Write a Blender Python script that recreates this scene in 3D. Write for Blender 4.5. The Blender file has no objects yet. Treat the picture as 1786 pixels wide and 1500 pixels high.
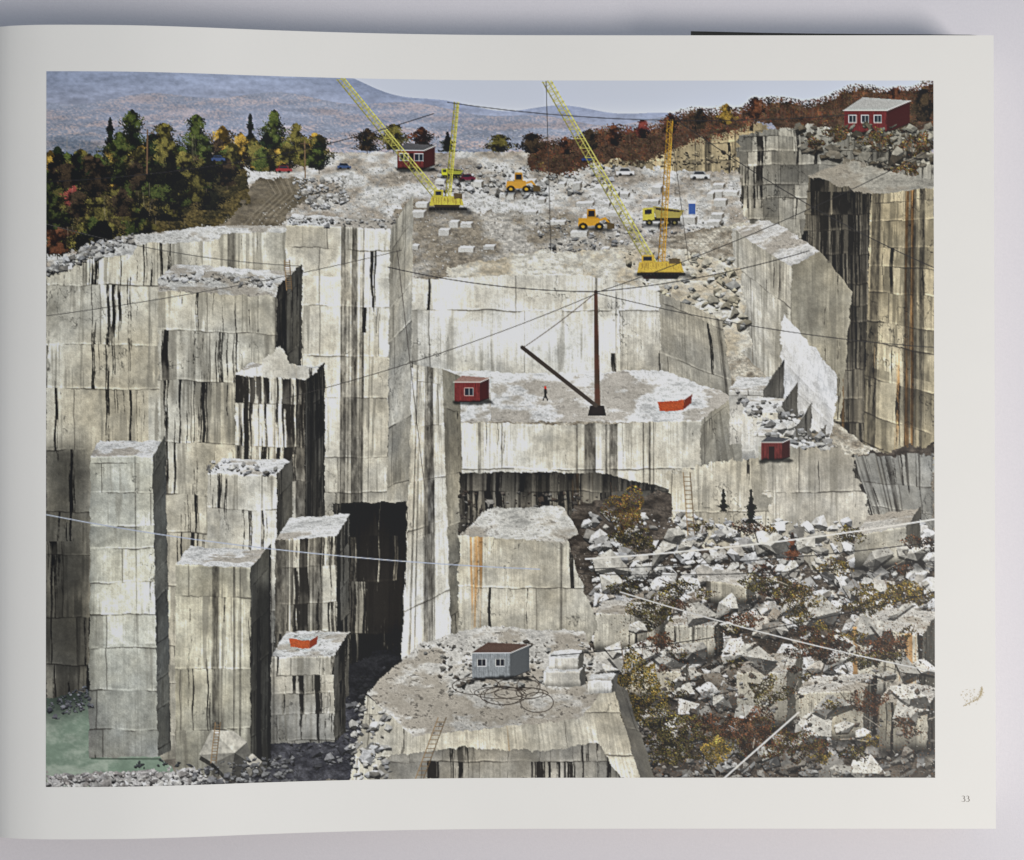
# An open photography book on a pale tabletop, seen from straight above.
# The printed plate shows a generic stone-quarry landscape that is painted by the code below.
import bpy, bmesh, math
import numpy as np
from mathutils import Vector

scene = bpy.context.scene

# ------------------------------------------------------------------ camera, world, lamps, exposure
K = 0.2204e-3                      # metres covered by one photograph pixel on the flat part of the page
Z0 = 0.0290                        # height of that page above the tabletop
HC = 0.600                         # camera height above the page
cam_d = bpy.data.cameras.new('camera')
cam = bpy.data.objects.new('camera', cam_d)
scene.collection.objects.link(cam)
cam.location = (0, 0, Z0 + HC)
cam.rotation_euler = (0, 0, 0)
cam_d.sensor_width = 36
cam_d.lens = 36 * HC / (1786 * K)
cam_d.clip_start = .01
cam_d.clip_end = 50
scene.camera = cam

world = bpy.data.worlds.new('World')
scene.world = world
world.use_nodes = True
wn = world.node_tree.nodes
bg = wn['Background']
# the room: cool light from above and from the top edge's side, dim towards the left and the reader
wl = world.node_tree.links
wtc = wn.new('ShaderNodeTexCoord')
wdot = wn.new('ShaderNodeVectorMath')
wdot.operation = 'DOT_PRODUCT'
wdot.inputs[1].default_value = (.55, .62, .10)
wl.new(wtc.outputs['Generated'], wdot.inputs[0])
wmap = wn.new('ShaderNodeMapRange')
wmap.inputs['From Min'].default_value = -.75
wmap.inputs['From Max'].default_value = .75
wl.new(wdot.outputs['Value'], wmap.inputs['Value'])
wrmp = wn.new('ShaderNodeValToRGB')
wrmp.color_ramp.elements[0].color = (.22, .20, .19, 1)
wrmp.color_ramp.elements[1].color = (1.24, 1.46, 1.74, 1)
wl.new(wmap.outputs['Result'], wrmp.inputs['Fac'])
wl.new(wrmp.outputs['Color'], bg.inputs[0])
bg.inputs[1].default_value = .37


def area(name, loc, aim, size, energy, col, size_y=None):
    d = bpy.data.lights.new(name, 'AREA')
    d.energy = energy
    d.color = col
    d.size = size
    if size_y:
        d.shape = 'RECTANGLE'
        d.size_y = size_y
    o = bpy.data.objects.new(name, d)
    scene.collection.objects.link(o)
    o.location = loc
    o.rotation_euler = (Vector(aim) - Vector(loc)).to_track_quat('-Z', 'Y').to_euler()
    return o


# the window on the right, a little towards the reader
area('window_light', (1.06, -.46, 1.30), (.05, 0, 0), .48, 22.4, (1.0, .935, .865), .45)

vs = scene.view_settings
vs.view_transform = 'Standard'
vs.look = 'None'
vs.exposure = 0
vs.gamma = 1
vs.use_curve_mapping = False


# ------------------------------------------------------------------ materials
def mat(name, col, rough=.6, spec=.3, noise=None, bump=None, attr=None):
    m = bpy.data.materials.new(name)
    m.use_nodes = True
    nt = m.node_tree
    b = nt.nodes['Principled BSDF']
    b.inputs['Roughness'].default_value = rough
    b.inputs['Specular IOR Level'].default_value = spec
    b.inputs['Base Color'].default_value = (*col, 1)
    tc = nt.nodes.new('ShaderNodeTexCoord')
    if attr:
        a = nt.nodes.new('ShaderNodeAttribute')
        a.attribute_name = attr
        nt.links.new(a.outputs['Color'], b.inputs['Base Color'])
    elif noise:
        sc, col2, det = noise
        n = nt.nodes.new('ShaderNodeTexNoise')
        n.inputs['Scale'].default_value = sc
        n.inputs['Detail'].default_value = det
        n.inputs['Roughness'].default_value = .7
        r = nt.nodes.new('ShaderNodeValToRGB')
        r.color_ramp.elements[0].position = .3
        r.color_ramp.elements[1].position = .7
        r.color_ramp.elements[0].color = (*col, 1)
        r.color_ramp.elements[1].color = (*col2, 1)
        nt.links.new(tc.outputs['Object'], n.inputs['Vector'])
        nt.links.new(n.outputs['Fac'], r.inputs['Fac'])
        nt.links.new(r.outputs['Color'], b.inputs['Base Color'])
    if bump:
        sc, st, dist = bump
        n2 = nt.nodes.new('ShaderNodeTexNoise')
        n2.inputs['Scale'].default_value = sc
        n2.inputs['Detail'].default_value = 4
        bp = nt.nodes.new('ShaderNodeBump')
        bp.inputs['Strength'].default_value = st
        bp.inputs['Distance'].default_value = dist
        nt.links.new(tc.outputs['Object'], n2.inputs['Vector'])
        nt.links.new(n2.outputs['Fac'], bp.inputs['Height'])
        nt.links.new(bp.outputs['Normal'], b.inputs['Normal'])
    return m


M_TABLE = mat('table_paint', (.625, .606, .640), .55, .25, (900, (.662, .640, .672), 3), (1500, .12, .0004))
M_PAGE = mat('page_paper', (.785, .768, .728), .62, .22, (14, (.805, .787, .745), 3), (700, .06, .0003))
M_EDGE = mat('page_edge', (.86, .83, .76), .7, .2, (2500, (.80, .77, .70), 2))
M_JACKET = mat('jacket_paper', (.012, .012, .011), .5, .25, (60, (.02, .02, .018), 2))
M_COVER = mat('cover_cloth', (.05, .05, .055), .7, .2, (900, (.075, .075, .08), 3))
M_NUM = mat('number_ink', (.20, .18, .16), .6, .2, (3000, (.26, .235, .21), 2))
M_STAIN = mat('stain_brown', (.40, .31, .155), .7, .15, (4000, (.56, .48, .32), 3))
M_STAIN2 = mat('stain_pale', (.60, .53, .40), .7, .15, (4000, (.68, .63, .53), 3))
M_PRINT = mat('printed_ink', (.5, .5, .5), .42, .28, attr='ink_colour', bump=(700, .04, .0003))


def link(name, me, m, parent=None):
    o = bpy.data.objects.new(name, me)
    scene.collection.objects.link(o)
    if m is not None:
        me.materials.append(m)
    if parent is not None:
        o.parent = parent
    return o


def mesh_of(name, verts, faces, smooth=False):
    me = bpy.data.meshes.new(name)
    me.from_pydata([tuple(map(float, v)) for v in verts], [], [tuple(map(int, f)) for f in faces])
    if smooth:
        me.polygons.foreach_set('use_smooth', np.ones(len(me.polygons), bool))
    me.update()
    return me


# ------------------------------------------------------------------ the page's curve, measured across the photograph
GX = -38.0                                                     # the gutter, just outside the picture
PX = np.array([GX, -30, -20, -10, 0, 27, 55, 113, 170, 225, 338, 450, 563, 675, 788, 900, 1000, 1800.])
PZ = np.array([1.0, 4.6, 8.0, 10.6, 12.6, 14.3, 15.2, 15.6, 15.4, 14.9, 12.2, 8.4, 5.1, 2.6, .9, .15, 0, 0]) * 1e-3
_d = np.gradient(PZ, PX)


def lift(px):
    """rise of the paper above the flat part, smooth (Hermite) through the measured points"""
    px = np.asarray(px, float)
    i = np.clip(np.searchsorted(PX, px) - 1, 0, len(PX) - 2)
    h = PX[i + 1] - PX[i]
    t = np.clip((px - PX[i]) / h, 0, 1)
    return ((2 * t**3 - 3 * t**2 + 1) * PZ[i] + (t**3 - 2 * t**2 + t) * h * _d[i] + (-2 * t**3 + 3 * t**2) * PZ[i + 1] + (t**3 - t**2) * h * _d[i + 1])


def on_page(px, py, up=0.0):
    """point of the page: px along the page as measured, py in flat-page pixels"""
    z = lift(px)
    x = (np.asarray(px, float) - 893) * K * (HC - z) / HC
    y = (750 - np.asarray(py, float)) * K
    return np.stack(np.broadcast_arrays(x, y, Z0 + z + up), -1)


TOP, BOT = 61.5, 1445.5                                        # page edges, flat-page pixels
RT, RB = 1733.0, 1737.0                                        # its fore edge, slightly askew


def tabletop():
    bm = bmesh.new()
    bmesh.ops.create_grid(bm, x_segments=8, y_segments=8, size=1.6)
    me = bpy.data.meshes.new('tabletop')
    bm.to_mesh(me)
    bm.free()
    o = link('tabletop', me, M_TABLE)
    o['kind'] = 'structure'
    return o


tabletop()

book = bpy.data.objects.new('open_book', None)
scene.collection.objects.link(book)
book['label'] = 'open photography book with a quarry picture filling its right-hand page, lying on a pale tabletop'
book['category'] = 'book'


def sheet(px, right, left_side, thick, up, name, m, bevel=0.0):
    """a curved sheet or stack of paper: px stations, top and underside"""
    n = len(px)
    V, F = [], []
    rows = np.linspace(TOP, BOT, 9)
    for layer in (0, 1):
        for j, py in enumerate(rows):
            t = (py - TOP) / (BOT - TOP)
            w = px.copy()
            w[-1] = RT + (RB - RT) * t + right
            p = on_page(w, np.full(n, py), up)
            if layer:
                p[:, 2] = np.maximum(p[:, 2] - thick, .0045) if thick > .002 else p[:, 2] - thick
                if bevel:
                    p[-1, 0] += bevel
            if left_side:
                g = (GX - 893) * K
                p[:, 0] = 2 * g - p[:, 0]
            V.extend(p)
    R = len(rows)
    idx = lambda l, j, i: l * R * n + j * n + i
    for j in range(R - 1):
        for i in range(n - 1):
            a = (idx(0, j, i), idx(0, j + 1, i), idx(0, j + 1, i + 1), idx(0, j, i + 1))
            b = (idx(1, j, i), idx(1, j, i + 1), idx(1, j + 1, i + 1), idx(1, j + 1, i))
            F += [a[::-1], b[::-1]] if left_side else [a, b]
    # the cut edges have points of their own, so that the page's smooth shading stops there
    ring = [(j, 0) for j in range(R)] + [(R - 1, i) for i in range(1, n)] + [(j, n - 1) for j in range(R - 2, -1, -1)] + [(0, i) for i in range(n - 2, 0, -1)]
    for (a, b) in zip(ring, ring[1:] + ring[:1]):
        k = len(V)
        V += [V[idx(0, *a)], V[idx(1, *a)], V[idx(1, *b)], V[idx(0, *b)]]
        f = (k, k + 1, k + 2, k + 3)
        F.append(f[::-1] if left_side else f)
    me = mesh_of(name, V, F)
    o = link(name, me, m, book)
    k = np.zeros(len(me.polygons), bool)
    k[:(R - 1) * (n - 1) * 2] = True
    me.polygons.foreach_set('use_smooth', k)
    return o


stations = np.concatenate([np.linspace(GX, 0, 14)[:-1], np.linspace(0, 1000, 56)[:-1], np.linspace(1000, 1735, 10)])
page = sheet(stations, 0.0, False, .00016, 0.0, 'page', M_PAGE)
sheet(stations, 1.0, False, (Z0 - .0056), -.0011, 'page_block', M_EDGE, bevel=.0006)
sheet(stations, 0.0, True, .00016, 0.0, 'page', M_PAGE)
sheet(stations, .6, True, (Z0 - .0056), -.0011, 'page_block', M_EDGE, bevel=.0006)


def cover_board():
    g = (GX - 893) * K
    w = (1728 - GX) * K
    V, F = [], []
    xs = np.array([-w, -.012, -.006, .006, .012, w])
    for x in xs:
        for y in ((750 - TOP) * K - .001, (750 - BOT) * K + .001):
            for z in (.0006, .0034):
                V.append((g + x, y, z))
    for i in range(len(xs) - 1):
        a, b = i * 4, i * 4 + 4
        F += [(a + 1, b + 1, b + 3, a + 3)[::-1], (a, b, b + 2, a + 2), (a, a + 1, b + 1, b), (a + 2, b + 2, b + 3, a + 3)]
    F += [(0, 2, 3, 1), (20, 21, 23, 22)]
    link('cover', mesh_of('cover', V, F), M_COVER, book)


cover_board()


def jacket_flap():
    """the dark flap of the dust jacket, tucked in under the page and showing past its top edge"""
    s = HC / (HC + .0006)
    top = [(1205, 54.6), (1240, 55.3), (1330, 57.4), (1420, 58.7), (1520, 59.6), (1620, 60.2), (1690, 60.8), (1704, 61.6)]
    V, F = [], []
    n = len(top)
    for z in (Z0 - .0004, Z0 - .0008):
        for (px, py) in top:
            V.append(((px - 893) * K / s, (750 - py) * K / s, z))
        for (px, py) in top:
            V.append(((px - 893) * K / s, (750 - 240) * K, z))
    for i in range(n - 1):
        F.append((i, n + i, n + i + 1, i + 1))
        F.append((2 * n + i, 2 * n + i + 1, 3 * n + i + 1, 3 * n + i))
        F.append((i, i + 1, 2 * n + i + 1, 2 * n + i))
        F.append((n + i, 3 * n + i, 3 * n + i + 1, n + i + 1))
    F += [(0, 2 * n, 3 * n, n), (n - 1, 2 * n - 1, 4 * n - 1, 3 * n - 1)]
    link('jacket_flap', mesh_of('jacket_flap', V, F), M_JACKET, book)


jacket_flap()


def stroke(pts, wid, up=.00004):
    """a flat ink stroke on the page: centre line in photograph pixels, half-widths along it"""
    pts = np.asarray(pts, float)
    t = np.gradient(pts, axis=0)
    t /= np.linalg.norm(t, axis=1)[:, None] + 1e-9
    nr = np.stack([-t[:, 1], t[:, 0]], 1)
    a, b = pts + nr * np.asarray(wid)[:, None], pts - nr * np.asarray(wid)[:, None]
    V = np.concatenate([on_page(a[:, 0], a[:, 1], up), on_page(b[:, 0], b[:, 1], up)])
    n = len(pts)
    return list(V), [(i, i + 1, n + i + 1, n + i) for i in range(n - 1)]


def page_number():
    V, F = [], []
    for cx in (1679.8, 1687.3):
        for cy, r, sgn in ((1390.4, 2.35, 0), (1395.4, 2.75, 1)):
            a = np.linspace(math.radians(-150), math.radians(80), 22) if sgn == 0 else np.linspace(math.radians(-80), math.radians(145), 22)
            p = np.stack([cx + (r + (.5 if sgn else 0)) * np.cos(a), cy + r * np.sin(a)], 1)
            w = .28 + .52 * np.clip(np.cos(a), 0, 1) ** 1.2
            v, f = stroke(p, w)
            F += [tuple(i + len(V) for i in q) for q in f]
            V += v
    link('page_number', mesh_of('page_number', V, F), M_NUM, page)


page_number()


def stain():
    r = np.random.default_rng(7)
    path = np.array([(1681, 1232), (1687, 1228), (1695, 1224), (1702, 1221), (1707, 1217), (1710.5, 1212), (1711.5, 1206), (1712.8, 1199)])
    for nm, m, cnt, spread, rad in (('stain', M_STAIN2, 120, 2.6, 1.25), ('stain', M_STAIN, 130, 1.0, .62)):
        V, F = [], []
        for _ in range(cnt):
            t = r.random() ** .8 * (len(path) - 1.001)
            i = int(t)
            c = path[i] + (path[i + 1] - path[i]) * (t - i) + r.normal(0, spread * .6, 2)
            if nm == 'stain' and m is M_STAIN2 and r.random() < .25:
                c = np.array([1694 + r.normal(0, 8), 1214 + r.normal(0, 7)])
            a = np.linspace(0, 2 * math.pi, 7)[:-1] + r.uniform(0, 1)
            q = rad * r.uniform(.35, 1.2, 6) * (1.0 + .5 * (t > 5))
            k = len(V)
            V += list(on_page(c[0] + q * np.cos(a), c[1] + q * np.sin(a), (.00004 if m is M_STAIN2 else .00007) + r.uniform(0, .00002)))
            F.append(tuple(range(k + 5, k - 1, -1)))
        link(nm, mesh_of(nm, V, F), m, page)


stain()
# ---------------------------------------------------------------- the printed picture, painted procedurally
# A generic stone-quarry landscape: every colour is noise, streaks, joints, rocks and leaves computed here.
DW, DH = 1548.0, 1228.0            # design units of the picture
GW = 1120                          # printed dots across
GH = int(round(GW * DH / DW))
SS = 2                             # supersampling
S = GW * SS / DW
CW, CH = GW * SS, GH * SS
rng = np.random.default_rng(33)
RGB = np.zeros((CH, CW, 3), np.float32)
IDM = np.zeros((CH, CW), np.int16)
INK = []                           # (name, label) of each printed sub-part


def ink(name, label=None):
    INK.append((name, label))
    return len(INK) - 1


def c8(*v):
    return np.array(v, np.float32) / 255.0


def sm(a, b, x):
    t = np.clip((x - a) / (b - a), 0, 1)
    return t * t * (3 - 2 * t)


def lattice(h, w, cy, cx, r):
    gy, gx = int(np.ceil(h / cy)) + 2, int(np.ceil(w / cx)) + 2
    g = r.random((gy, gx)).astype(np.float32)
    y = np.arange(h, dtype=np.float32) / cy
    x = np.arange(w, dtype=np.float32) / cx
    iy, ix = y.astype(int), x.astype(int)
    fy, fx = y - iy, x - ix
    fy = fy * fy * (3 - 2 * fy)
    fx = fx * fx * (3 - 2 * fx)
    a = g[iy] * (1 - fy)[:, None] + g[iy + 1] * fy[:, None]
    return a[:, ix] * (1 - fx) + a[:, ix + 1] * fx


def fbm(h, w, cy, cx, r, octs=5, gain=0.55):
    out = np.zeros((h, w), np.float32)
    amp, tot = 1.0, 0.0
    for _ in range(octs):
        out += amp * lattice(h, w, max(cy, 1), max(cx, 1), r)
        tot += amp
        amp *= gain
        cy, cx = cy / 2, cx / 2
    return out / tot


NT = 2048
N1 = fbm(NT, NT, 90, 90, rng, 6)                    # cloudy
N2 = fbm(NT, NT, 14, 14, rng, 4, 0.7)               # gritty
N3 = rng.random((NT, NT)).astype(np.float32)        # grain
ST1 = fbm(NT, NT, 420, 22, rng, 4, 0.75)            # fine vertical streaks
ST2 = fbm(NT, NT, 700, 60, rng, 4, 0.6)             # broad vertical streaks
ST3 = fbm(NT, NT, 60, 5, rng, 3, 0.6)               # drill marks


def norm(a):
    lo, hi = np.percentile(a, 1), np.percentile(a, 99)
    return np.clip((a - lo) / (hi - lo), 0, 1)


N1, N2, ST1, ST2, ST3 = map(norm, (N1, N2, ST1, ST2, ST3))


def samp(t, u, v):
    return t[(v.astype(np.int32)) % NT, (u.astype(np.int32)) % NT]


def box(poly, pad=3):
    p = np.asarray(poly, np.float32) * S
    x0 = max(int(p[:, 0].min()) - pad, 0)
    x1 = min(int(p[:, 0].max()) + pad + 1, CW)
    y0 = max(int(p[:, 1].min()) - pad, 0)
    y1 = min(int(p[:, 1].max()) + pad + 1, CH)
    return x0, x1, y0, y1


def pix(x0, x1, y0, y1):
    yy, xx = np.mgrid[y0:y1, x0:x1].astype(np.float32)
    return (xx + .5) / S, (yy + .5) / S


def inside(poly, X, Y):
    m = np.zeros(X.shape, bool)
    n = len(poly)
    for i in range(n):
        ax, ay = poly[i]
        bx, by = poly[(i + 1) % n]
        if ay == by:
            continue
        c = ((ay > Y) != (by > Y)) & (X < (bx - ax) * (Y - ay) / (by - ay) + ax)
        m ^= c
    return m


def jag(X, Y, amp, sc=1.0):
    if amp <= 0:
        return X, Y
    a = samp(N1, X * 6 * sc + 77, Y * 6 * sc + 31) - .5
    b = samp(N1, X * 6 * sc + 907, Y * 6 * sc + 533) - .5
    c = samp(N2, X * 3 * sc, Y * 3 * sc) - .5
    return X + amp * (a * 2.2 + c), Y + amp * (b * 2.2 + c)


def homog(q):
    (x0, y0), (x1, y1), (x2, y2), (x3, y3) = q
    A, B = [], []
    for (x, y), (u, v) in zip(q, ((0, 0), (1, 0), (1, 1), (0, 1))):
        A.append([x, y, 1, 0, 0, 0, -u * x, -u * y]); B.append(u)
        A.append([0, 0, 0, x, y, 1, -v * x, -v * y]); B.append(v)
    h = np.linalg.solve(np.array(A, float), np.array(B, float))
    return np.append(h, 1).reshape(3, 3)


def uvof(quad, X, Y):
    H = homog(quad)
    d = H[2, 0] * X + H[2, 1] * Y + H[2, 2]
    return (H[0, 0] * X + H[0, 1] * Y + H[0, 2]) / d, (H[1, 0] * X + H[1, 1] * Y + H[1, 2]) / d


def granite(u, v, w, h, seed, col=(206, 201, 188), light=1.0, streak=.5, black=.25, rows=60, wob=2.2, drill=.35,
            rust=.1, joint=.8, vary=.07, grey=(120, 116, 106), cols=1.7, warm=.5, dark=(34, 31, 27), bdens=.55):
    r = np.random.default_rng(seed)
    ou, ov = r.integers(0, NT, 2)
    n1 = samp(N1, u * 1.7 + ou, v * 1.7 + ov)
    vv = v + wob * (samp(N1, u * 2.2 + ou * 3, v * .9 + ov) - .5) * 2
    nb = max(int(h / rows * 1.6) + 3, 3)
    ed = np.cumsum(r.uniform(.7, 1.3, nb) * rows) - rows * r.uniform(0, .9)
    row = np.searchsorted(ed, vv)
    lo = np.where(row > 0, ed[np.clip(row - 1, 0, nb - 1)], -rows)
    hi = ed[np.clip(row, 0, nb - 1)]
    base = c8(*col)
    c = np.broadcast_to(base, u.shape + (3,)).copy()
    # block joints: each row has its own vertical breaks
    roff = r.uniform(0, 1, nb + 2)
    rw = r.uniform(.7, 1.5, nb + 2) * rows * cols
    ru = (u + 3 * (samp(N1, u + ou, v * 2 + ov) - .5)) / rw[row] + roff[row]
    colm = np.floor(ru)
    tone = np.sin(colm * 127.1 + row * 311.7 + seed) * 43758.5
    tone = tone - np.floor(tone)
    c *= (1 + vary * (tone - .5) * 2)[..., None]
    c *= (1 + .30 * (n1 - .5))[..., None]
    c *= (1 + .16 * (samp(N2, u * 1.4 + ov, v * 1.4 + ou) - .5))[..., None]
    # drill marks
    dm = samp(ST3, u * 2.4 + ou, v * 1.2 + row * 211 + ov) - .5
    c *= (1 + drill * .26 * dm * (.3 + n1))[..., None]
    # warm / cool drift
    wv = (samp(N1, u * .8 + 400 + ou, v * .8 + 90) - .5) * warm
    c *= 1 + wv[..., None] * np.array([.06, .0, -.12], np.float32)
    # fine grey streaks that restart under some joints
    s = samp(ST1, u * 1.3 + ou + (row % 3) * 617, v * 1.2 + ov + row * 170)
    gate = samp(N1, u * 1.1 + ov, v * .5 + ou)
    m = sm(.95 - .5 * streak, 1.1 - .45 * streak, s * .72 + gate * .38) * min(1, .35 + streak)
    c = c * (1 - .5 * m[..., None]) + c8(*grey) * (.5 * m[..., None])
    # bold black streaks
    b = samp(ST2, u * 1.5 + ou * 2 + ((row + 1) // 2) * 391 + 3 * np.sin(vv / 19. + ou), v * .8 + ov)
    bf = samp(ST1, u * 2.6 + ov + 2.5 * np.sin(vv / 13. + ov), v * .7 + ou + (row // 2) * 91)
    q = b * .46 + bf * .54
    fr = (vv - lo) / np.maximum(hi - lo, 1)
    le = samp(ST2, u * 2.2 + 300 + ou, v * 0 + row * 57.0)
    tail = 1 - sm(.25, .45, fr - le * 1.1)
    th = .955 - .70 * black
    bm = sm(th - .01, th + .06, q + .07 * (samp(N2, u * 2.2, v * 1.2) - .5)) * (bdens + (1 - bdens) * tail)
    c = c * (1 - .92 * bm[..., None]) + c8(*dark) * (.92 * bm[..., None])
    # long stains that run over several courses
    lb = samp(ST2, u * 1.1 + ou * 5, v * .22 + ov * 3) * .6 + samp(ST1, u * 1.9 + ov * 2, v * .16 + ou) * .4
    lm = sm(.80 - .42 * black, .98 - .42 * black, lb) * (.45 + .55 * samp(N2, u * 2, v * .6 + ov))
    c = c * (1 - .78 * lm[..., None]) + c8(*dark) * (.78 * lm[..., None])
    wz = sm(.45, .8, samp(N1, u * .9 + ov * 2, v * .5 + ou * 2))
    c *= (1 - .20 * streak * wz)[..., None]
    if rust > 0:
        rr = samp(ST2, u * 1.9 + 1200 + ou, v * .6 + 700 + ov) * .6 + samp(ST1, u * 3 + ou, v + 40) * .4
        rm = sm(1.0 - .55 * rust, 1.12 - .5 * rust, rr) * .75
        c = c * (1 - rm[..., None]) + c * c8(205, 158, 104)[None] * 1.15 * rm[..., None]
    # joints
    d1 = np.minimum(np.abs(vv - lo), np.abs(hi - vv))
    jn = samp(N1, u * 2.4 + 51, v * .7 + row * 77)
    j = np.exp(-(d1 / (.5 + 1.0 * jn)) ** 2) * sm(.30, .62, jn) * joint
    under = np.exp(-np.clip(vv - lo, 0, None) / 7.0) * sm(.35, .7, jn) * joint
    c *= (1 - .16 * under)[..., None]
    fx = (ru - colm) * rw[row]
    d2 = np.minimum(fx, rw[row] - fx)
    j2 = np.exp(-(d2 / .9) ** 2) * (np.sin(colm * 78.2 + row * 37.7) > -.1) * joint * .75
    j = np.maximum(j, j2)
    lip = np.exp(-((hi - vv - 2.2) / 1.5) ** 2) * sm(.25, .6, samp(N1, u * 2.1 + 900, v * .7 + row * 41)) * joint
    c *= (1 + .20 * lip)[..., None]
    # fractures wander across the courses
    fx1 = samp(N1, u * 1.3 + ou * 7, v * .8 + ov * 5)
    fr_ = np.exp(-(np.abs(fx1 - .5) / .006) ** 2) * sm(.5, .7, samp(N1, u * .7 + ov * 3, v * .7 + ou * 3)) * joint
    c *= (1 - .5 * fr_)[..., None]
    c = c * (1 - .8 * j[..., None]) + c8(45, 41, 36) * (.8 * j[..., None])
    c *= (1 + .17 * (N3[(v * S).astype(int) % NT, (u * S).astype(int) % NT] - .5))[..., None]
    return c * light


def ledge(u, v, w, h, seed, col=(214, 214, 214), light=1.0, litter=.5, dirt=.3):
    r = np.random.default_rng(seed)
    ou, ov = r.integers(0, NT, 2)
    n = samp(N1, u * 2 + ou, v * 4 + ov)
    g = samp(N2, u * 1.6 + ou, v * 3.2 + ov)
    c = np.broadcast_to(c8(*col), u.shape + (3,)).copy()
    c *= (1 + .34 * (n - .5) + .30 * (g - .5))[..., None]
    m = sm(.62 - .3 * dirt, .8 - .2 * dirt, n * .6 + samp(N1, u * .9 + 70, v * 1.8 + ov) * .5)
    c = c * (1 - .6 * m[..., None]) + c8(128, 119, 106) * (.6 * m[..., None])
    k = sm(.74, .86, g) * litter
    c = c * (1 - .6 * k[..., None]) + c8(60, 56, 52) * (.6 * k[..., None])
    c *= (1 + .2 * (N3[(v * S).astype(int) % NT, (u * S).astype(int) % NT] - .5))[..., None]
    return c * light


def face(poly, iid, mat=granite, seed=1, size=None, uvq=None, edge=1.2, ao=.0, topao=0., rim=.0, **P):
    x0, x1, y0, y1 = box(poly, 6)
    if x1 <= x0 or y1 <= y0:
        return
    X, Y = pix(x0, x1, y0, y1)
    JX, JY = jag(X, Y, edge)
    m = inside(poly, JX, JY)
    if not m.any():
        return
    q = uvq if uvq is not None else (poly if len(poly) == 4 else None)
    if q is None:
        p = np.asarray(poly)
        a, b = p.min(0), p.max(0)
        q = [(a[0], a[1]), (b[0], a[1]), (b[0], b[1]), (a[0], b[1])]
    u, v = uvof(q, X[m], Y[m])
    L = lambda a, b: float(np.hypot(q[a][0] - q[b][0], q[a][1] - q[b][1]))
    w = size[0] if size else (L(0, 1) + L(3, 2)) / 2
    h = size[1] if size else (L(0, 3) + L(1, 2)) / 2
    c = mat(np.abs(u * w), np.abs(v * h), w, h, seed, **P)
    if ao:
        c *= (1 - ao * sm(.55, 1.0, v))[..., None]
    if topao:
        c *= (1 - topao * (1 - sm(.0, .4, v)))[..., None]
    if rim:
        c = c * (1 + rim * np.exp(-(v * h / 2.2) ** 2))[..., None]
    RGB[y0:y1, x0:x1][m] = c
    IDM[y0:y1, x0:x1][m] = iid


def block(x0, x1, yt, yb, iid, seed, td=30, ts=20, sw=30, tilt=0, taper=0, sideP=None, topP=None, topid=None, **P):
    """a quarry bench: front face, top ledge and shaded right side"""
    A, B = (x0, yt), (x1, yt + tilt)
    C_, D = (x1 + taper, yb), (x0 - taper * .3, yb)
    E, F = (x1 + ts, yt + tilt - td), (x0 + ts, yt - td)
    if td:
        face([F, E, B, A], iid if topid is None else topid, ledge, seed + 1, size=(x1 - x0, td * 2.2), **{'edge': 1.8, **(topP or {})})
    if sw:
        sp = dict(P); sp.setdefault('edge', 1.2); sp.update(light=P.get('light', 1) * .46, black=P.get('black', .25) + .1); sp.update(sideP or {})
        face([B, (x1 + sw, yt + tilt - td * sw / max(abs(ts), 1) if ts else yt - td), (x1 + sw + taper, yb - td * .4), C_], iid, granite, seed + 2,
             size=(sw * 2.2, yb - yt), **sp)
    face([A, B, C_, D], iid, granite, seed, **{'edge': 1.4, 'ao': .25, 'rim': .25, **P})


def fill(poly, col, iid, edge=0., grain=.06, alpha=1.0):
    x0, x1, y0, y1 = box(poly)
    if x1 <= x0 or y1 <= y0:
        return
    X, Y = pix(x0, x1, y0, y1)
    X, Y = jag(X, Y, edge)
    m = inside(poly, X, Y)
    n = int(m.sum())
    c = c8(*col)[None] * (1 + grain * 2 * (rng.random((n, 1)).astype(np.float32) - .5))
    sub = RGB[y0:y1, x0:x1]
    sub[m] = sub[m] * (1 - alpha) + c * alpha
    if iid is not None:
        IDM[y0:y1, x0:x1][m] = iid


def shade(poly, k, soft=8.0, edge=2.):
    """ink tone laid over what is printed there already"""
    x0, x1, y0, y1 = box(poly, int(soft * S * 2))
    X, Y = pix(x0, x1, y0, y1)
    X, Y = jag(X, Y, edge)
    m = inside(poly, X, Y).astype(np.float32)
    n = max(int(soft * S), 1)
    for ax in (0, 1):
        for _ in range(2):
            pad = [(0, 0), (0, 0)]; pad[ax] = (n, n)
            cs = np.cumsum(np.pad(m, pad, mode='edge'), axis=ax)
            if ax == 0:
                m = (cs[2 * n:] - cs[:-2 * n]) / (2 * n)
            else:
                m = (cs[:, 2 * n:] - cs[:, :-2 * n]) / (2 * n)
    RGB[y0:y1, x0:x1] *= (1 - (1 - k) * m)[..., None]


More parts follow.
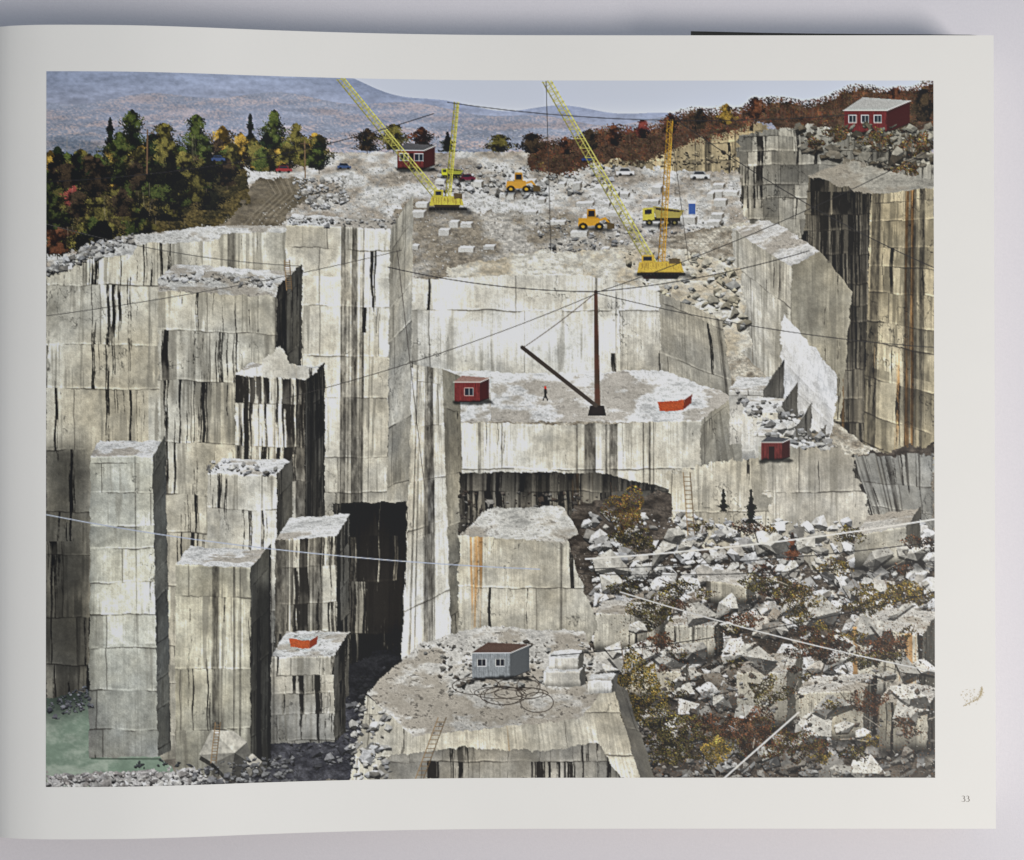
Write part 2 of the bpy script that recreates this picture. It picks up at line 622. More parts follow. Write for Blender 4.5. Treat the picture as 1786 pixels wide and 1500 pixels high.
def line(pts, w, col, iid=None, jitter=0., alpha=1.0, vary=0.):
    pts = np.asarray(pts, float)
    for (ax, ay), (bx, by) in zip(pts[:-1], pts[1:]):
        L = np.hypot(bx - ax, by - ay)
        nseg = max(int(L / 60), 1)                      # short pieces keep the bounding boxes small
        for k in range(nseg):
            p = (ax + (bx - ax) * k / nseg, ay + (by - ay) * k / nseg)
            q = (ax + (bx - ax) * (k + 1) / nseg, ay + (by - ay) * (k + 1) / nseg)
            x0, x1, y0, y1 = box([p, q], int(w * S + 3))
            if x1 <= x0 or y1 <= y0:
                continue
            X, Y = pix(x0, x1, y0, y1)
            dx, dy = q[0] - p[0], q[1] - p[1]
            l2 = dx * dx + dy * dy + 1e-9
            t = np.clip(((X - p[0]) * dx + (Y - p[1]) * dy) / l2, 0, 1)
            d = np.hypot(X - p[0] - t * dx, Y - p[1] - t * dy)
            a = np.clip((w / 2 - d) * S + .5, 0, 1) * alpha
            if vary:
                a = a * (1 - vary * samp(N2, X * 3, Y * 3))
            sub = RGB[y0:y1, x0:x1]
            sub[:] = sub * (1 - a[..., None]) + c8(*col) * a[..., None]
            if iid is not None:
                IDM[y0:y1, x0:x1][a > .35] = iid


def sag(p, q, s, n=14):
    t = np.linspace(0, 1, n)
    return [(p[0] + (q[0] - p[0]) * a, p[1] + (q[1] - p[1]) * a + s * 4 * a * (1 - a)) for a in t]


def rock(cx, cy, r, col, iid, asp=.75, lx=-.35, k=1.0, n=None):
    """an angular stone: a star-shaped outline whose sectors take light by their facing"""
    n = n or int(rng.integers(4, 8))
    an = np.sort((np.arange(n) + rng.uniform(-.38, .38, n)) * 2 * np.pi / n + rng.uniform(0, 6.28))
    an = np.mod(an + np.pi, 2 * np.pi) - np.pi
    an.sort()
    ra = r * rng.uniform(.65, 1.15, n)
    rot = rng.uniform(-.9, .9)
    px, py = np.cos(an) * ra, np.sin(an) * ra * asp
    px, py = px * np.cos(rot) - py * np.sin(rot), px * np.sin(rot) + py * np.cos(rot)
    o = np.arctan2(py, px)
    k_ = np.argsort(o)
    an, px, py = o[k_], px[k_], py[k_]
    x0, x1, y0, y1 = box([(cx - 1.2 * r, cy - 1.2 * r), (cx + 1.2 * r, cy + 1.2 * r)], 1)
    if x1 <= x0 or y1 <= y0:
        return
    X, Y = pix(x0, x1, y0, y1)
    X, Y = X - cx, Y - cy
    ccx, ccy = rng.uniform(-.15, .25) * r, rng.uniform(.05, .35) * r * asp     # ridge point
    A = np.arctan2(Y - ccy, X - ccx)
    av = np.arctan2(py - ccy, px - ccx)
    k_ = np.argsort(av)
    av, px, py = av[k_], px[k_], py[k_]
    s = np.searchsorted(av, A.ravel()).reshape(A.shape) % n
    i0, i1 = (s - 1) % n, s
    ex, ey = px[i1] - px[i0], py[i1] - py[i0]
    ins = ex * (Y - py[i0]) - ey * (X - px[i0]) >= 0
    if not ins.any():
        return
    ma = np.arctan2((py + np.roll(py, 1)) / 2 - ccy, (px + np.roll(px, 1)) / 2 - ccx)
    lit = .68 - .34 * np.sin(ma) + lx * .45 * np.cos(ma) + rng.uniform(-.08, .08, n)
    lit = np.where(np.sin(ma) < -.25, np.maximum(lit, .95), lit)
    sh = np.clip(lit, .34, 1.06)[i1]
    c = c8(*col) * k * sh[..., None]
    ou, ov = rng.integers(0, NT, 2)
    c = c * (1 + .26 * (samp(N2, X * 2.2 + ou, Y * 2.2 + ov) - .5) + .12 * (samp(N1, X * 4 + ou, Y * 4 + ov) - .5))[..., None]
    sub = RGB[y0:y1, x0:x1]
    d = ins & True
    # a dark crevice under the stone
    sh_ = np.zeros_like(ins)
    off = max(int(r * .16 * S), 1)
    sh_[off:] = ins[:-off]
    sh_ &= ~ins
    sub[sh_] *= .45
    sub[d] = c[d]
    if iid is not None:
        IDM[y0:y1, x0:x1][d] = iid


def dabs(x, y, r, col, iid=None):
    """leaf-sized marks; r in design units"""
    X = (np.asarray(x) * S).astype(int)
    Y = (np.asarray(y) * S).astype(int)
    R = np.asarray(r) * S
    col = np.asarray(col, np.float32)
    n = len(X)
    nb = 6 if n > 600 else 2
    for part in np.array_split(np.arange(n), nb):
        rm = int(np.ceil(R[part].max())) if len(part) else 0
        for dy in range(-rm, rm + 1):
            for dx in range(-rm, rm + 1):
                k = part[(dx * dx + dy * dy * 1.4) <= R[part] ** 2]
                if not len(k):
                    continue
                xx, yy = X[k] + dx, Y[k] + dy
                ok = (xx >= 0) & (xx < CW) & (yy >= 0) & (yy < CH)
                k, xx, yy = k[ok], xx[ok], yy[ok]
                RGB[yy, xx] = col[k]
                if iid is not None:
                    IDM[yy, xx] = iid


PAL = dict(
    green=[(78, 92, 40), (108, 114, 48), (130, 128, 58), (56, 70, 32)],
    olive=[(128, 118, 52), (156, 138, 58), (106, 100, 46), (84, 80, 40)],
    gold=[(176, 140, 50), (150, 118, 44), (122, 98, 42), (196, 156, 60)],
    rust=[(134, 78, 46), (112, 66, 44), (150, 92, 54), (92, 58, 42)],
    red=[(132, 56, 50), (110, 48, 46), (152, 74, 60)],
    brown=[(84, 66, 44), (68, 54, 38), (104, 82, 54), (54, 44, 34)],
    dark=[(32, 32, 22), (42, 40, 26), (26, 27, 20)],
    pine=[(34, 46, 26), (46, 60, 30), (58, 72, 36), (26, 34, 20)],
    ash=[(120, 108, 96), (146, 132, 118), (96, 84, 74)],
)


def tree(x, yb, h, w, pal, iid, kind='round', dens=1.0, k=1.0):
    line([(x, yb), (x + rng.uniform(-2, 2), yb - h * .75)], max(h * .022, .8), (74, 64, 54), iid)
    n = int(h * w * 1.1 * dens)
    t = rng.random(n)
    if kind == 'pine':
        half = (1 - t) * w * .5 * (.72 + .28 * np.cos(t * 26)) + .6
        yy = yb - h * .05 - t * h * .95
    else:
        prof = np.sin(np.clip(t * .93 + .07, 0, 1) ** .8 * np.pi) ** .6
        half = w * .5 * prof
        yy = yb - h * .12 - t * h * .88
    xx = x + rng.normal(0, .42, n) * half * (1 + .35 * np.sin(t * 11 + x))
    cl = samp(N1, xx * 9 + x * 3, yy * 9)                                   # clumps
    lit = .34 + .66 * sm(.3, .75, cl) + .26 * (t - .5) - .18 * (xx - x) / max(w, 1)
    pa = np.array(PAL[pal], np.float32) / 255
    wgt = samp(N1, xx * 5 + x * 7, yy * 5)[:, None]
    base = pa[rng.integers(0, len(pa), n)] * .45 + (pa[0] * (1 - wgt) + pa[-1] * wgt) * .55
    col = base * (lit * rng.uniform(.86, 1.16, n) * k)[:, None]
    o = np.argsort(lit + rng.uniform(-.15, .15, n))
    g = col.mean(1, keepdims=True)
    col = col * .82 + g * .18
    dabs(xx[o], yy[o], rng.uniform(.45, 1.25, n), col[o], iid)


def shrub(x, y, w, h, pals, iid, dens=1.0, k=1.0, twigs=6):
    for _ in range(twigs):
        a = rng.uniform(-.9, .9)
        line([(x + a * w * .2, y), (x + a * w * .55, y - h * rng.uniform(.6, 1.15))], .8, (92, 76, 62), iid, alpha=.8)
    n = int(w * h * .75 * dens)
    a, q = rng.uniform(0, 6.28, n), np.sqrt(rng.random(n))
    xx = x + np.cos(a) * q * w * .5 * (1 + .3 * np.sin(a * 3 + x))
    yy = y - h * .45 + np.sin(a) * q * h * .5 * (1 + .3 * np.cos(a * 4 + y))
    keep = samp(N1, xx * 10 + y, yy * 10 + x) > .26
    xx, yy = xx[keep], yy[keep]
    n = len(xx)
    cl = samp(N1, xx * 8 + 11, yy * 8 + x)
    P_ = np.array(sum((PAL[p] for p in pals), []), np.float32) / 255
    base = P_[rng.integers(0, len(P_), n)]
    lit = .4 + .65 * cl + .3 * (y - h * .4 - yy) / max(h, 1)
    o = np.argsort(lit + rng.uniform(-.2, .2, n))
    base = base * .8 + base.mean(1, keepdims=True) * .2
    dabs(xx[o], yy[o], rng.uniform(.4, 1.15, n), (base * (lit * rng.uniform(.7, 1.3, n) * k)[:, None])[o], iid)


def scatter(poly, n):
    p = np.asarray(poly, float)
    out = []
    tot = 0
    while tot < n:
        x = rng.uniform(p[:, 0].min(), p[:, 0].max(), n * 2)
        y = rng.uniform(p[:, 1].min(), p[:, 1].max(), n * 2)
        m = inside(poly, x, y)
        out.append(np.stack([x[m], y[m]], 1))
        tot += int(m.sum())
    return np.concatenate(out)[:n]


def rubble(poly, n, r0, r1, iid, cols=((196, 196, 198), (176, 174, 172), (206, 204, 200), (152, 148, 142)), k=1.0, pw=2.6):
    P_ = scatter(poly, n)
    P_ = P_[np.argsort(P_[:, 1])]
    ys = P_[:, 1]
    t = (ys - ys.min()) / max(np.ptp(ys), 1)
    for (x, y), a in zip(P_, t):
        r = (r0 + (r1 - r0) * rng.random() ** pw) * (.75 + .5 * a)
        rock(x, y, r, cols[int(rng.integers(len(cols)))], iid, asp=rng.uniform(.32, .95), k=k * rng.uniform(.72, 1.1))


def chips(poly, n, iid, cols=((190, 188, 186), (150, 144, 138), (96, 88, 80), (58, 52, 46), (206, 204, 202)), r=(.4, 1.5)):
    q = scatter(poly, n)
    P_ = np.array(cols, np.float32) / 255
    c = P_[rng.integers(0, len(P_), n)] * rng.uniform(.8, 1.15, (n, 1))
    dabs(q[:, 0], q[:, 1], rng.uniform(r[0], r[1], n), c, iid)


def ground(poly, iid, col, col2, amp=.3, seed=0, edge=2.5, scale=1.0):
    x0, x1, y0, y1 = box(poly, 6)
    X, Y = pix(x0, x1, y0, y1)
    m = inside(poly, *jag(X, Y, edge))
    x, y = X[m] * scale, Y[m] * scale * 1.8
    n = samp(N1, x * 2.2 + seed * 97, y * 2.2 + seed * 31)
    g = samp(N2, x * 1.8 + seed * 11, y * 1.8)
    f = sm(.3, .75, n * .75 + g * .25)[:, None]
    c = c8(*col) * (1 - f) + c8(*col2) * f
    c = c * (1 + amp * (g - .5) + amp * .6 * (N3[(Y[m] * S).astype(int) % NT, (X[m] * S).astype(int) % NT] - .5))[:, None]
    RGB[y0:y1, x0:x1][m] = c
    IDM[y0:y1, x0:x1][m] = iid


def lat_mast(p, q, w, col, iid, bays=24, dk=.62, lw=1.7):
    """a lattice boom"""
    p, q = np.array(p, float), np.array(q, float)
    d = q - p
    L = np.hypot(*d)
    nrm = np.array([-d[1], d[0]]) / L
    col = np.array(col, float)
    for s, kk in ((.5, 1.0), (-.5, dk), (.12, .82)):
        line([p + nrm * w * s, q + nrm * w * s * .8], lw, tuple(col * kk), iid)
    for i in range(bays):
        a, b = p + d * i / bays, p + d * (i + 1) / bays
        s = .5 if i % 2 else -.5
        line([a + nrm * w * s, b - nrm * w * s], lw * .62, tuple(col * .85), iid)
        line([a + nrm * w * .5, a - nrm * w * .5], lw * .5, tuple(col * .7), iid)


def hut(x, yb, w, h, d, iid, wall=(104, 50, 47), roof=(86, 84, 86), wins=(), door=None, slope=4):
    """a small site hut: front, side, roof"""
    yt = yb - h
    fill([(x + w, yt), (x + w + d, yt - d * .35), (x + w + d, yb - d * .4), (x + w, yb)], tuple(np.array(wall) * .62), iid)
    fill([(x, yt), (x + w, yt), (x + w, yb), (x, yb)], wall, iid, grain=.12)
    for _ in range(int(w * .8)):
        xx, yy = x + rng.uniform(0, w), yt + rng.uniform(0, h * .8)
        line([(xx, yy), (xx, min(yy + rng.uniform(3, 14), yb))], rng.uniform(.6, 2), tuple(np.array(wall) * rng.choice([.6, .75, 1.2, 1.35])), alpha=.45)
    for i in range(1, int(w / 4)):
        line([(x + i * 4, yt), (x + i * 4, yb)], .5, tuple(np.array(wall) * .7), alpha=.6)
    fill([(x - 2, yt + 1), (x + w + 1, yt + 1), (x + w + d + 2, yt - d * .4), (x + d * .8, yt - d * .4 - slope)], roof, iid, grain=.12)
    line([(x - 2, yt + 1), (x + w + 1, yt + 1), (x + w + d + 2, yt - d * .4)], 1.4, (214, 212, 206), iid)
    for (a, b, ww, hh) in wins:
        fill([(x + a - 1, yt + b - 1), (x + a + ww + 1, yt + b - 1), (x + a + ww + 1, yt + b + hh + 1), (x + a - 1, yt + b + hh + 1)], (222, 220, 214), iid)
        fill([(x + a, yt + b), (x + a + ww, yt + b), (x + a + ww, yt + b + hh), (x + a, yt + b + hh)], (38, 44, 54), iid)
        line([(x + a + ww / 2, yt + b), (x + a + ww / 2, yt + b + hh)], .9, (210, 208, 202), iid)
    if door:
        a, ww, hh = door
        fill([(x + a, yb - hh), (x + a + ww, yb - hh), (x + a + ww, yb), (x + a, yb)], tuple(np.array(wall) * .45), iid)
    shade([(x - 4, yb - 1), (x + w + d, yb - 3), (x + w + d + 9, yb + 5), (x, yb + 5)], .38, 2)
    line([(x, yb), (x + w, yb), (x + w + d, yb - d * .4)], 1.3, (40, 36, 34), alpha=.8)


def ladder(p, q, w, iid, col=(146, 122, 92), n=14):
    p, q = np.array(p, float), np.array(q, float)
    nx = np.array([w / 2, 0])
    line([p - nx, q - nx], 1.5, col, iid)
    line([p + nx, q + nx], 1.5, tuple(np.array(col) * .7), iid)
    for i in range(1, n):
        a = p + (q - p) * i / n
        line([a - nx, a + nx], 1.1, tuple(np.array(col) * .85), iid)
# ---------------------------------------------------------------- composition (back to front)
i_sky = ink('printed_sky')
i_hill = ink('printed_hills')
i_val = ink('printed_valley')
Y_, X_ = np.mgrid[0:CH, 0:CW].astype(np.float32)
Y_ /= S
X_ /= S
RGB[:] = c8(196, 201, 216) + (c8(222, 222, 226) - c8(196, 201, 216)) * sm(30, 110, Y_)[..., None]
IDM[:] = i_sky
hz = -14 + 72 * sm(380, 900, X_) + 9 * np.sin(X_ / 83.) + 5 * np.sin(X_ / 31. + 1)
m = Y_ > hz
f = sm(0, 120, Y_ - hz * .3)
cl = samp(N1, X_ * 1.2 + 40, Y_ * 5 + 10)
gr = samp(N2, X_ * 1.6, Y_ * 3.2)
hc = c8(148, 158, 184) * (1 - f[..., None]) + c8(170, 172, 190) * f[..., None]
hc = hc * (1 + .20 * (cl - .5) + .12 * (gr - .5))[..., None]
RGB[m] = hc[m]
IDM[m] = i_hill
h2 = 44 + 10 * np.sin(X_ / 140. + 2) + 26 * sm(700, 1000, X_) + 6 * np.sin(X_ / 37.)
m = Y_ > h2
spk = samp(N2, X_ * 4.2 + 900, Y_ * 7.5 + 40)
o = sm(.42, .72, samp(N1, X_ * 1.4 + 300, Y_ * 8 + 77) * .5 + spk * .5)[..., None]
vc = c8(142, 148, 164) * (1 - o) + c8(172, 158, 158) * o
dk = sm(90, 150, Y_)[..., None] * sm(420, 60, X_)[..., None]
vc = vc * (1 - .55 * dk) + c8(72, 92, 112) * (.55 * dk)
fade = sm(130, 60, Y_)[..., None]
vc = vc * (1 + .26 * (spk - .5) + .22 * (samp(N1, X_ * 1.6 + 500, Y_ * 9 + 200) - .5))[..., None]
vc = vc * (1 - .35 * fade) + c8(152, 160, 186) * (.35 * fade)
RGB[m] = vc[m]
IDM[m] = i_val
del hz, h2, cl, gr, hc, spk, o, vc, dk, f
# pale fields and far roofs
for _ in range(70):
    x, y = rng.uniform(90, 980), rng.uniform(78, 128)
    line([(x, y), (x + rng.uniform(2, 9), y + rng.uniform(-.6, .6))], rng.uniform(.7, 1.8), (205, 204, 208), alpha=.7)

# ---- stone behind everything below the skyline
i_ter = ink('printed_quarry_terrace')
ground([(0, 250), (1548, 130), (1548, 1228), (0, 1228)], i_ter, (120, 114, 106), (80, 76, 70), .4, 3, 0)
# ---- terrace
i_ter = ink('printed_quarry_terrace')
ground([(0, 150), (300, 132), (700, 128), (1000, 122), (1300, 128), (1300, 400), (1120, 420), (560, 410), (300, 400), (0, 420)], i_ter,
       (204, 203, 201), (150, 142, 132), .42, 1)
i_road = ink('printed_dirt_road')
ground([(372, 178), (448, 176), (470, 205), (420, 240), (395, 285), (300, 300), (250, 290), (315, 252), (340, 215)], i_road, (122, 113, 98), (96, 88, 74), .4, 4, 4)
for k in range(10):
    line([(385 + k * 6, 180), (400 + k * 5, 205), (362 + k * 5, 240), (320 + k * 6, 292)], 1.1, (84, 76, 62) if k % 2 else (160, 150, 132), alpha=.5)
ground([(560, 262), (640, 214), (760, 232), (1000, 240), (1060, 330), (900, 360), (620, 350)], i_ter, (176, 172, 166), (132, 124, 112), .45, 9, 5)
i_rub = ink('printed_rubble_bank')
rubble([(430, 178), (520, 172), (528, 214), (470, 232), (436, 210)], 210, 2.5, 8, i_rub, k=1.02)
rubble([(660, 150), (990, 146), (1010, 190), (880, 206), (690, 196)], 330, 2, 9, i_rub, k=.98)
rubble([(850, 240), (1180, 246), (1200, 300), (1000, 325), (860, 310)], 300, 2, 10, i_rub, k=.95)
rubble([(250, 300), (500, 262), (500, 300), (420, 330), (300, 330)], 190, 2, 8, i_rub, k=.9)

chips([(250, 300), (560, 150), (1240, 140), (1290, 380), (700, 400), (420, 330)], 7000, i_ter, ((206, 204, 202), (190, 188, 184), (120, 112, 102), (96, 90, 80)), (.3, 1.1))
for k in range(46):
    x, y = rng.uniform(620, 1180), rng.uniform(176, 300)
    w, h = rng.uniform(9, 30), rng.uniform(5, 12)
    fill([(x, y), (x + w, y), (x + w, y + h), (x, y + h)], tuple(rng.uniform(.86, 1) * np.array((198, 196, 192))), i_ter, .8, .1)
    fill([(x, y), (x + 4, y - 4), (x + w + 4, y - 4), (x + w, y)], (228, 228, 228), i_ter, .5, .08)
    fill([(x + w, y), (x + w + 4, y - 4), (x + w + 4, y + h - 4), (x + w, y + h)], (112, 106, 98), i_ter, .3, .1)
# ---- wooded ridge on the right and its tan rock
i_rt = ink('printed_rock_outcrop')
face([(925, 128), (1010, 100), (1090, 98), (1180, 78), (1260, 74), (1260, 160), (1100, 158), (960, 146)], i_rt, granite, 41, col=(176, 160, 128), rows=26, black=.42, streak=.3,
     rust=.3, edge=4, drill=.5, vary=.16, grey=(96, 84, 66))
rubble([(930, 128), (1250, 122), (1250, 156), (960, 150)], 180, 2, 6, i_rt, ((190, 176, 146), (150, 138, 116), (96, 86, 72)), .9)
i_rw = ink('printed_autumn_wood')
gxs = np.linspace(840, 1560, 40)
gys = 108 - 62 * sm(850, 1290, gxs) - 30 * sm(1250, 1500, gxs) + 7 * np.sin(gxs / 23.)
ground(list(zip(gxs, gys)) + [(1560, gys[-1] + 110)] + [(x_, y_ + 52 - 24 * float(sm(1100, 1200, x_)) + 60 * float(sm(1250, 1330, x_))) for x_, y_ in zip(gxs[::-1], gys[::-1])], i_rw, (88, 68, 54), (62, 48, 38), .5, 71, 4, 3)
n = 16000
x = rng.uniform(840, 1548, n)
top = 104 - 62 * sm(850, 1290, x) - 30 * sm(1250, 1500, x) + 7 * np.sin(x / 23.) + rng.uniform(-8, 4, n)
y = top + rng.uniform(0, 1, n) ** 1.3 * (60 - 24 * sm(1100, 1250, x) + 40 * sm(1300, 1500, x))
P_ = np.array(PAL['rust'] + PAL['brown'] + PAL['rust'] + PAL['ash'][:1] + PAL['olive'][:1] + PAL['red'][:1], np.float32) / 255
o = np.argsort(y)
pc = P_[rng.integers(0, len(P_), n)] * .5 + P_[(samp(N1, x * 3, y * 3) * (len(P_) - 1)).astype(int)] * .5
pc = pc * .8 + pc.mean(1, keepdims=True) * .2
dabs(x[o], y[o], rng.uniform(.5, 1.3, n), (pc * (.5 + .6 * samp(N1, x * 8, y * 8))[:, None])[o], i_rw)
for _ in range(110):
    x = rng.uniform(870, 1540)
    yb = 112 - 56 * float(sm(850, 1290, np.float32(x))) - 28 * float(sm(1250, 1500, np.float32(x))) + 14
    line([(x, yb), (x + rng.uniform(-2, 2), yb - rng.uniform(14, 30))], .6, (112, 88, 76), alpha=.7)
for x, yb, h, p in ((905, 134, 34, 'rust'), (948, 128, 42, 'brown'), (990, 120, 40, 'rust'), (1040, 106, 36, 'red'), (1088, 98, 40, 'rust'), (1140, 90, 40, 'brown'),
                    (1186, 82, 40, 'gold'), (1236, 72, 42, 'rust'), (1480, 74, 60, 'rust'), (1530, 80, 64, 'brown')):
    tree(x, yb, h, h * .8, p, ink('printed_tree'), dens=.9, k=.9)

# ---- trees on the left
i_und = ink('printed_undergrowth')
ground([(0, 160), (120, 138), (330, 140), (352, 170), (352, 215), (300, 262), (200, 285), (60, 300), (0, 320)], i_und, (52, 48, 32), (84, 74, 46), .6, 3, 7, 2.0)
for x, yb, h, w, p, kd in ((20, 190, 60, 50, 'pine', 'round'), (150, 158, 92, 46, 'green', 'round'), (112, 160, 80, 40, 'pine', 'pine'), (205, 160, 72, 58, 'olive', 'round'),
                           (262, 150, 78, 46, 'green', 'round'), (308, 152, 62, 44, 'gold', 'round'), (356, 152, 84, 40, 'pine', 'pine'), (398, 150, 90, 46, 'green', 'round'),
                           (436, 152, 70, 40, 'olive', 'round'), (468, 156, 58, 34, 'gold', 'round'), (560, 132, 44, 46, 'brown', 'round'), (606, 130, 50, 54, 'olive', 'round'),
                           (655, 128, 44, 44, 'rust', 'round'), (700, 128, 36, 40, 'pine', 'pine'), (790, 130, 34, 48, 'olive', 'round'), (846, 132, 38, 46, 'brown', 'round'),
                           (232, 172, 46, 60, 'green', 'round'), (330, 168, 34, 60, 'brown', 'round'), (415, 166, 36, 50, 'brown', 'round'),
                           (60, 212, 66, 62, 'olive', 'round'), (120, 222, 74, 62, 'olive', 'round'), (185, 225, 66, 70, 'green', 'round'), (255, 216, 56, 74, 'dark', 'round'),
                           (28, 268, 84, 60, 'olive', 'round'), (86, 274, 80, 58, 'olive', 'round'), (46, 236, 40, 36, 'red', 'round'), (150, 268, 66, 62, 'olive', 'round'),
                           (215, 262, 54, 64, 'dark', 'round'), (285, 240, 40, 60, 'dark', 'round'), (20, 322, 70, 52, 'rust', 'round'), (66, 326, 66, 50, 'olive', 'round'),
                           (112, 322, 62, 48, 'olive', 'round'), (158, 306, 46, 50, 'dark', 'round')):
    tree(x, yb, h, w, p, ink('printed_tree'), kd, 1.1)
for _ in range(70):
    x = rng.uniform(5, 460)
    y = rng.uniform(150, 310) if x < 250 else rng.uniform(140, 166)
    line([(x, y), (x + rng.uniform(-3, 3), y - rng.uniform(16, 40))], .9, (158, 146, 128), alpha=.5)
for _ in range(60):
    x = rng.uniform(-5, 480)
    tree(x, 158 + rng.uniform(-4, 14) + (30 if x < 120 else 0), rng.uniform(26, 58), rng.uniform(26, 46), ('brown', 'gold', 'olive', 'green', 'green', 'olive', 'pine')[int(rng.integers(7))], i_und, 'round', 1.1, 1.0)
for _ in range(60):
    x, y = rng.uniform(-5, 330), rng.uniform(190, 320)
    if x > 330 - (y - 190) * 1.3:
        continue
    tree(x, y, rng.uniform(30, 60), rng.uniform(30, 50), ('brown', 'dark', 'olive', 'olive', 'dark', 'green', 'brown')[int(rng.integers(7))], i_und, 'round', 1.0, .8)
i_pole = ink('printed_utility_pole')
line([(176, 176), (177, 100)], 2.2, (112, 88, 66), i_pole)
line([(168, 106), (187, 105)], 1.3, (96, 76, 58), i_pole)
i_pole = ink('printed_utility_pole')
line([(452, 176), (451, 112)], 2.0, (120, 98, 74), i_pole)
line([(444, 117), (459, 117)], 1.2, (96, 76, 58), i_pole)

# ---- site vehicles and huts on the terrace
def car(x, y, w, col, name='printed_car', lab=None):
    i = ink(name, lab)
    h = w * .3
    shade([(x - w / 2, y), (x + w / 2, y), (x + w / 2 + 2, y + 3), (x - w / 2, y + 3)], .5, 1.5)
    fill([(x - w / 2, y - h * .62), (x + w * .5, y - h * .6), (x + w * .5, y), (x - w / 2, y)], col, i, .4)
    fill([(x - w * .3, y - h * 1.25), (x + w * .2, y - h * 1.25), (x + w * .34, y - h * .6), (x - w * .4, y - h * .6)], tuple(np.array(col) * .8), i, .3)
    fill([(x - w * .25, y - h * 1.1), (x + w * .16, y - h * 1.1), (x + w * .25, y - h * .68), (x - w * .32, y - h * .68)], (42, 48, 56), i, .2)
    for s in (-.28, .3):
        dabs([x + s * w], [y], [w * .09], [c8(24, 24, 24)], i)


def truck(x, y, w, i, cab=(190, 180, 84), bed=(160, 148, 84)):
    h = w * .46
    shade([(x, y - 2), (x + w, y - 2), (x + w + 6, y + 5), (x, y + 4)], .45, 2.5)
    fill([(x, y - h * .45), (x + w, y - h * .45), (x + w, y - h * .2), (x, y - h * .2)], (54, 50, 42), i)
    fill([(x, y - h * .95), (x + w * .30, y - h), (x + w * .32, y - h * .28), (x, y - h * .25)], cab, i)
    fill([(x + w * .05, y - h * .86), (x + w * .24, y - h * .88), (x + w * .24, y - h * .62), (x + w * .05, y - h * .6)], (40, 46, 52), i)
    fill([(x + w * .27, y - h * 1.08), (x + w * 1.1, y - h * .82), (x + w * .98, y - h * .4), (x + w * .36, y - h * .38)], bed, i)
    fill([(x + w * .33, y - h * 1.0), (x + w * 1.02, y - h * .8), (x + w * .96, y - h * .72), (x + w * .36, y - h * .86)], (70, 62, 52), i)
    for s in (.17, .66, .84):
        dabs([x + s * w], [y - h * .12], [w * .095], [c8(30, 29, 28)], i)
        dabs([x + s * w], [y - h * .12], [w * .04], [c8(120, 112, 70)], i)


def loader(x, y, w, i, col=(196, 150, 66)):
    h = w * .5
    shade([(x, y - 2), (x + w, y - 2), (x + w + 6, y + 5), (x, y + 4)], .45, 2.5)
    fill([(x + w * .05, y - h * .62), (x + w * .62, y - h * .66), (x + w * .66, y - h * .2), (x + w * .04, y - h * .18)], col, i)
    fill([(x + w * .3, y - h * 1.15), (x + w * .52, y - h * 1.15), (x + w * .55, y - h * .6), (x + w * .28, y - h * .6)], tuple(np.array(col) * .9), i)
    fill([(x + w * .33, y - h * 1.05), (x + w * .5, y - h * 1.05), (x + w * .51, y - h * .72), (x + w * .32, y - h * .72)], (40, 44, 48), i)
    line([(x + w * .55, y - h * .45), (x + w * .8, y - h * .62), (x + w * .95, y - h * .25)], w * .06, col, i)
    fill([(x + w * .84, y - h * .42), (x + w * 1.06, y - h * .3), (x + w * 1.06, y - h * .02), (x + w * .86, y)], (92, 78, 52), i)
    for s in (.18, .64):
        dabs([x + s * w], [y - h * .14], [w * .125], [c8(30, 29, 28)], i)
        dabs([x + s * w], [y - h * .14], [w * .05], [c8(196, 150, 52)], i)


car(300, 150, 24, (62, 76, 108)); car(415, 166, 28, (140, 62, 62)); car(520, 158, 24, (70, 86, 118)); car(735, 176, 28, (104, 44, 62)); car(1010, 166, 32, (210, 210, 208))
car(945, 142, 22, (48, 64, 112)); car(1140, 172, 34, (196, 196, 196))
hut(612, 158, 46, 34, 20, ink('printed_site_hut', 'printed red hut with white window frames on the terrace'), wins=((5, 7, 14, 12), (31, 7, 14, 12)), door=(21, 8, 28))
truck(1040, 254, 66, ink('printed_dump_truck'))
loader(800, 196, 58, ink('printed_wheel_loader'))
loader(925, 262, 62, ink('printed_wheel_loader'), (196, 150, 54))
truck(690, 172, 34, ink('printed_dump_truck'), (186, 186, 60), (150, 150, 66))
hut(1392, 92, 74, 40, 40, ink('printed_hillside_hut', 'printed dark red cabin with a pale roof edge on the hillside'), wall=(104, 44, 44), wins=((8, 10, 12, 12), (30, 10, 12, 12), (52, 10, 12, 12)), roof=(168, 166, 164), slope=6)

i_fill = ink('printed_rubble_slope')
ground([(560, 380), (1210, 250), (1548, 260), (1548, 960), (560, 960)], i_fill, (186, 180, 168), (128, 120, 108), .5, 61, 3, 2)
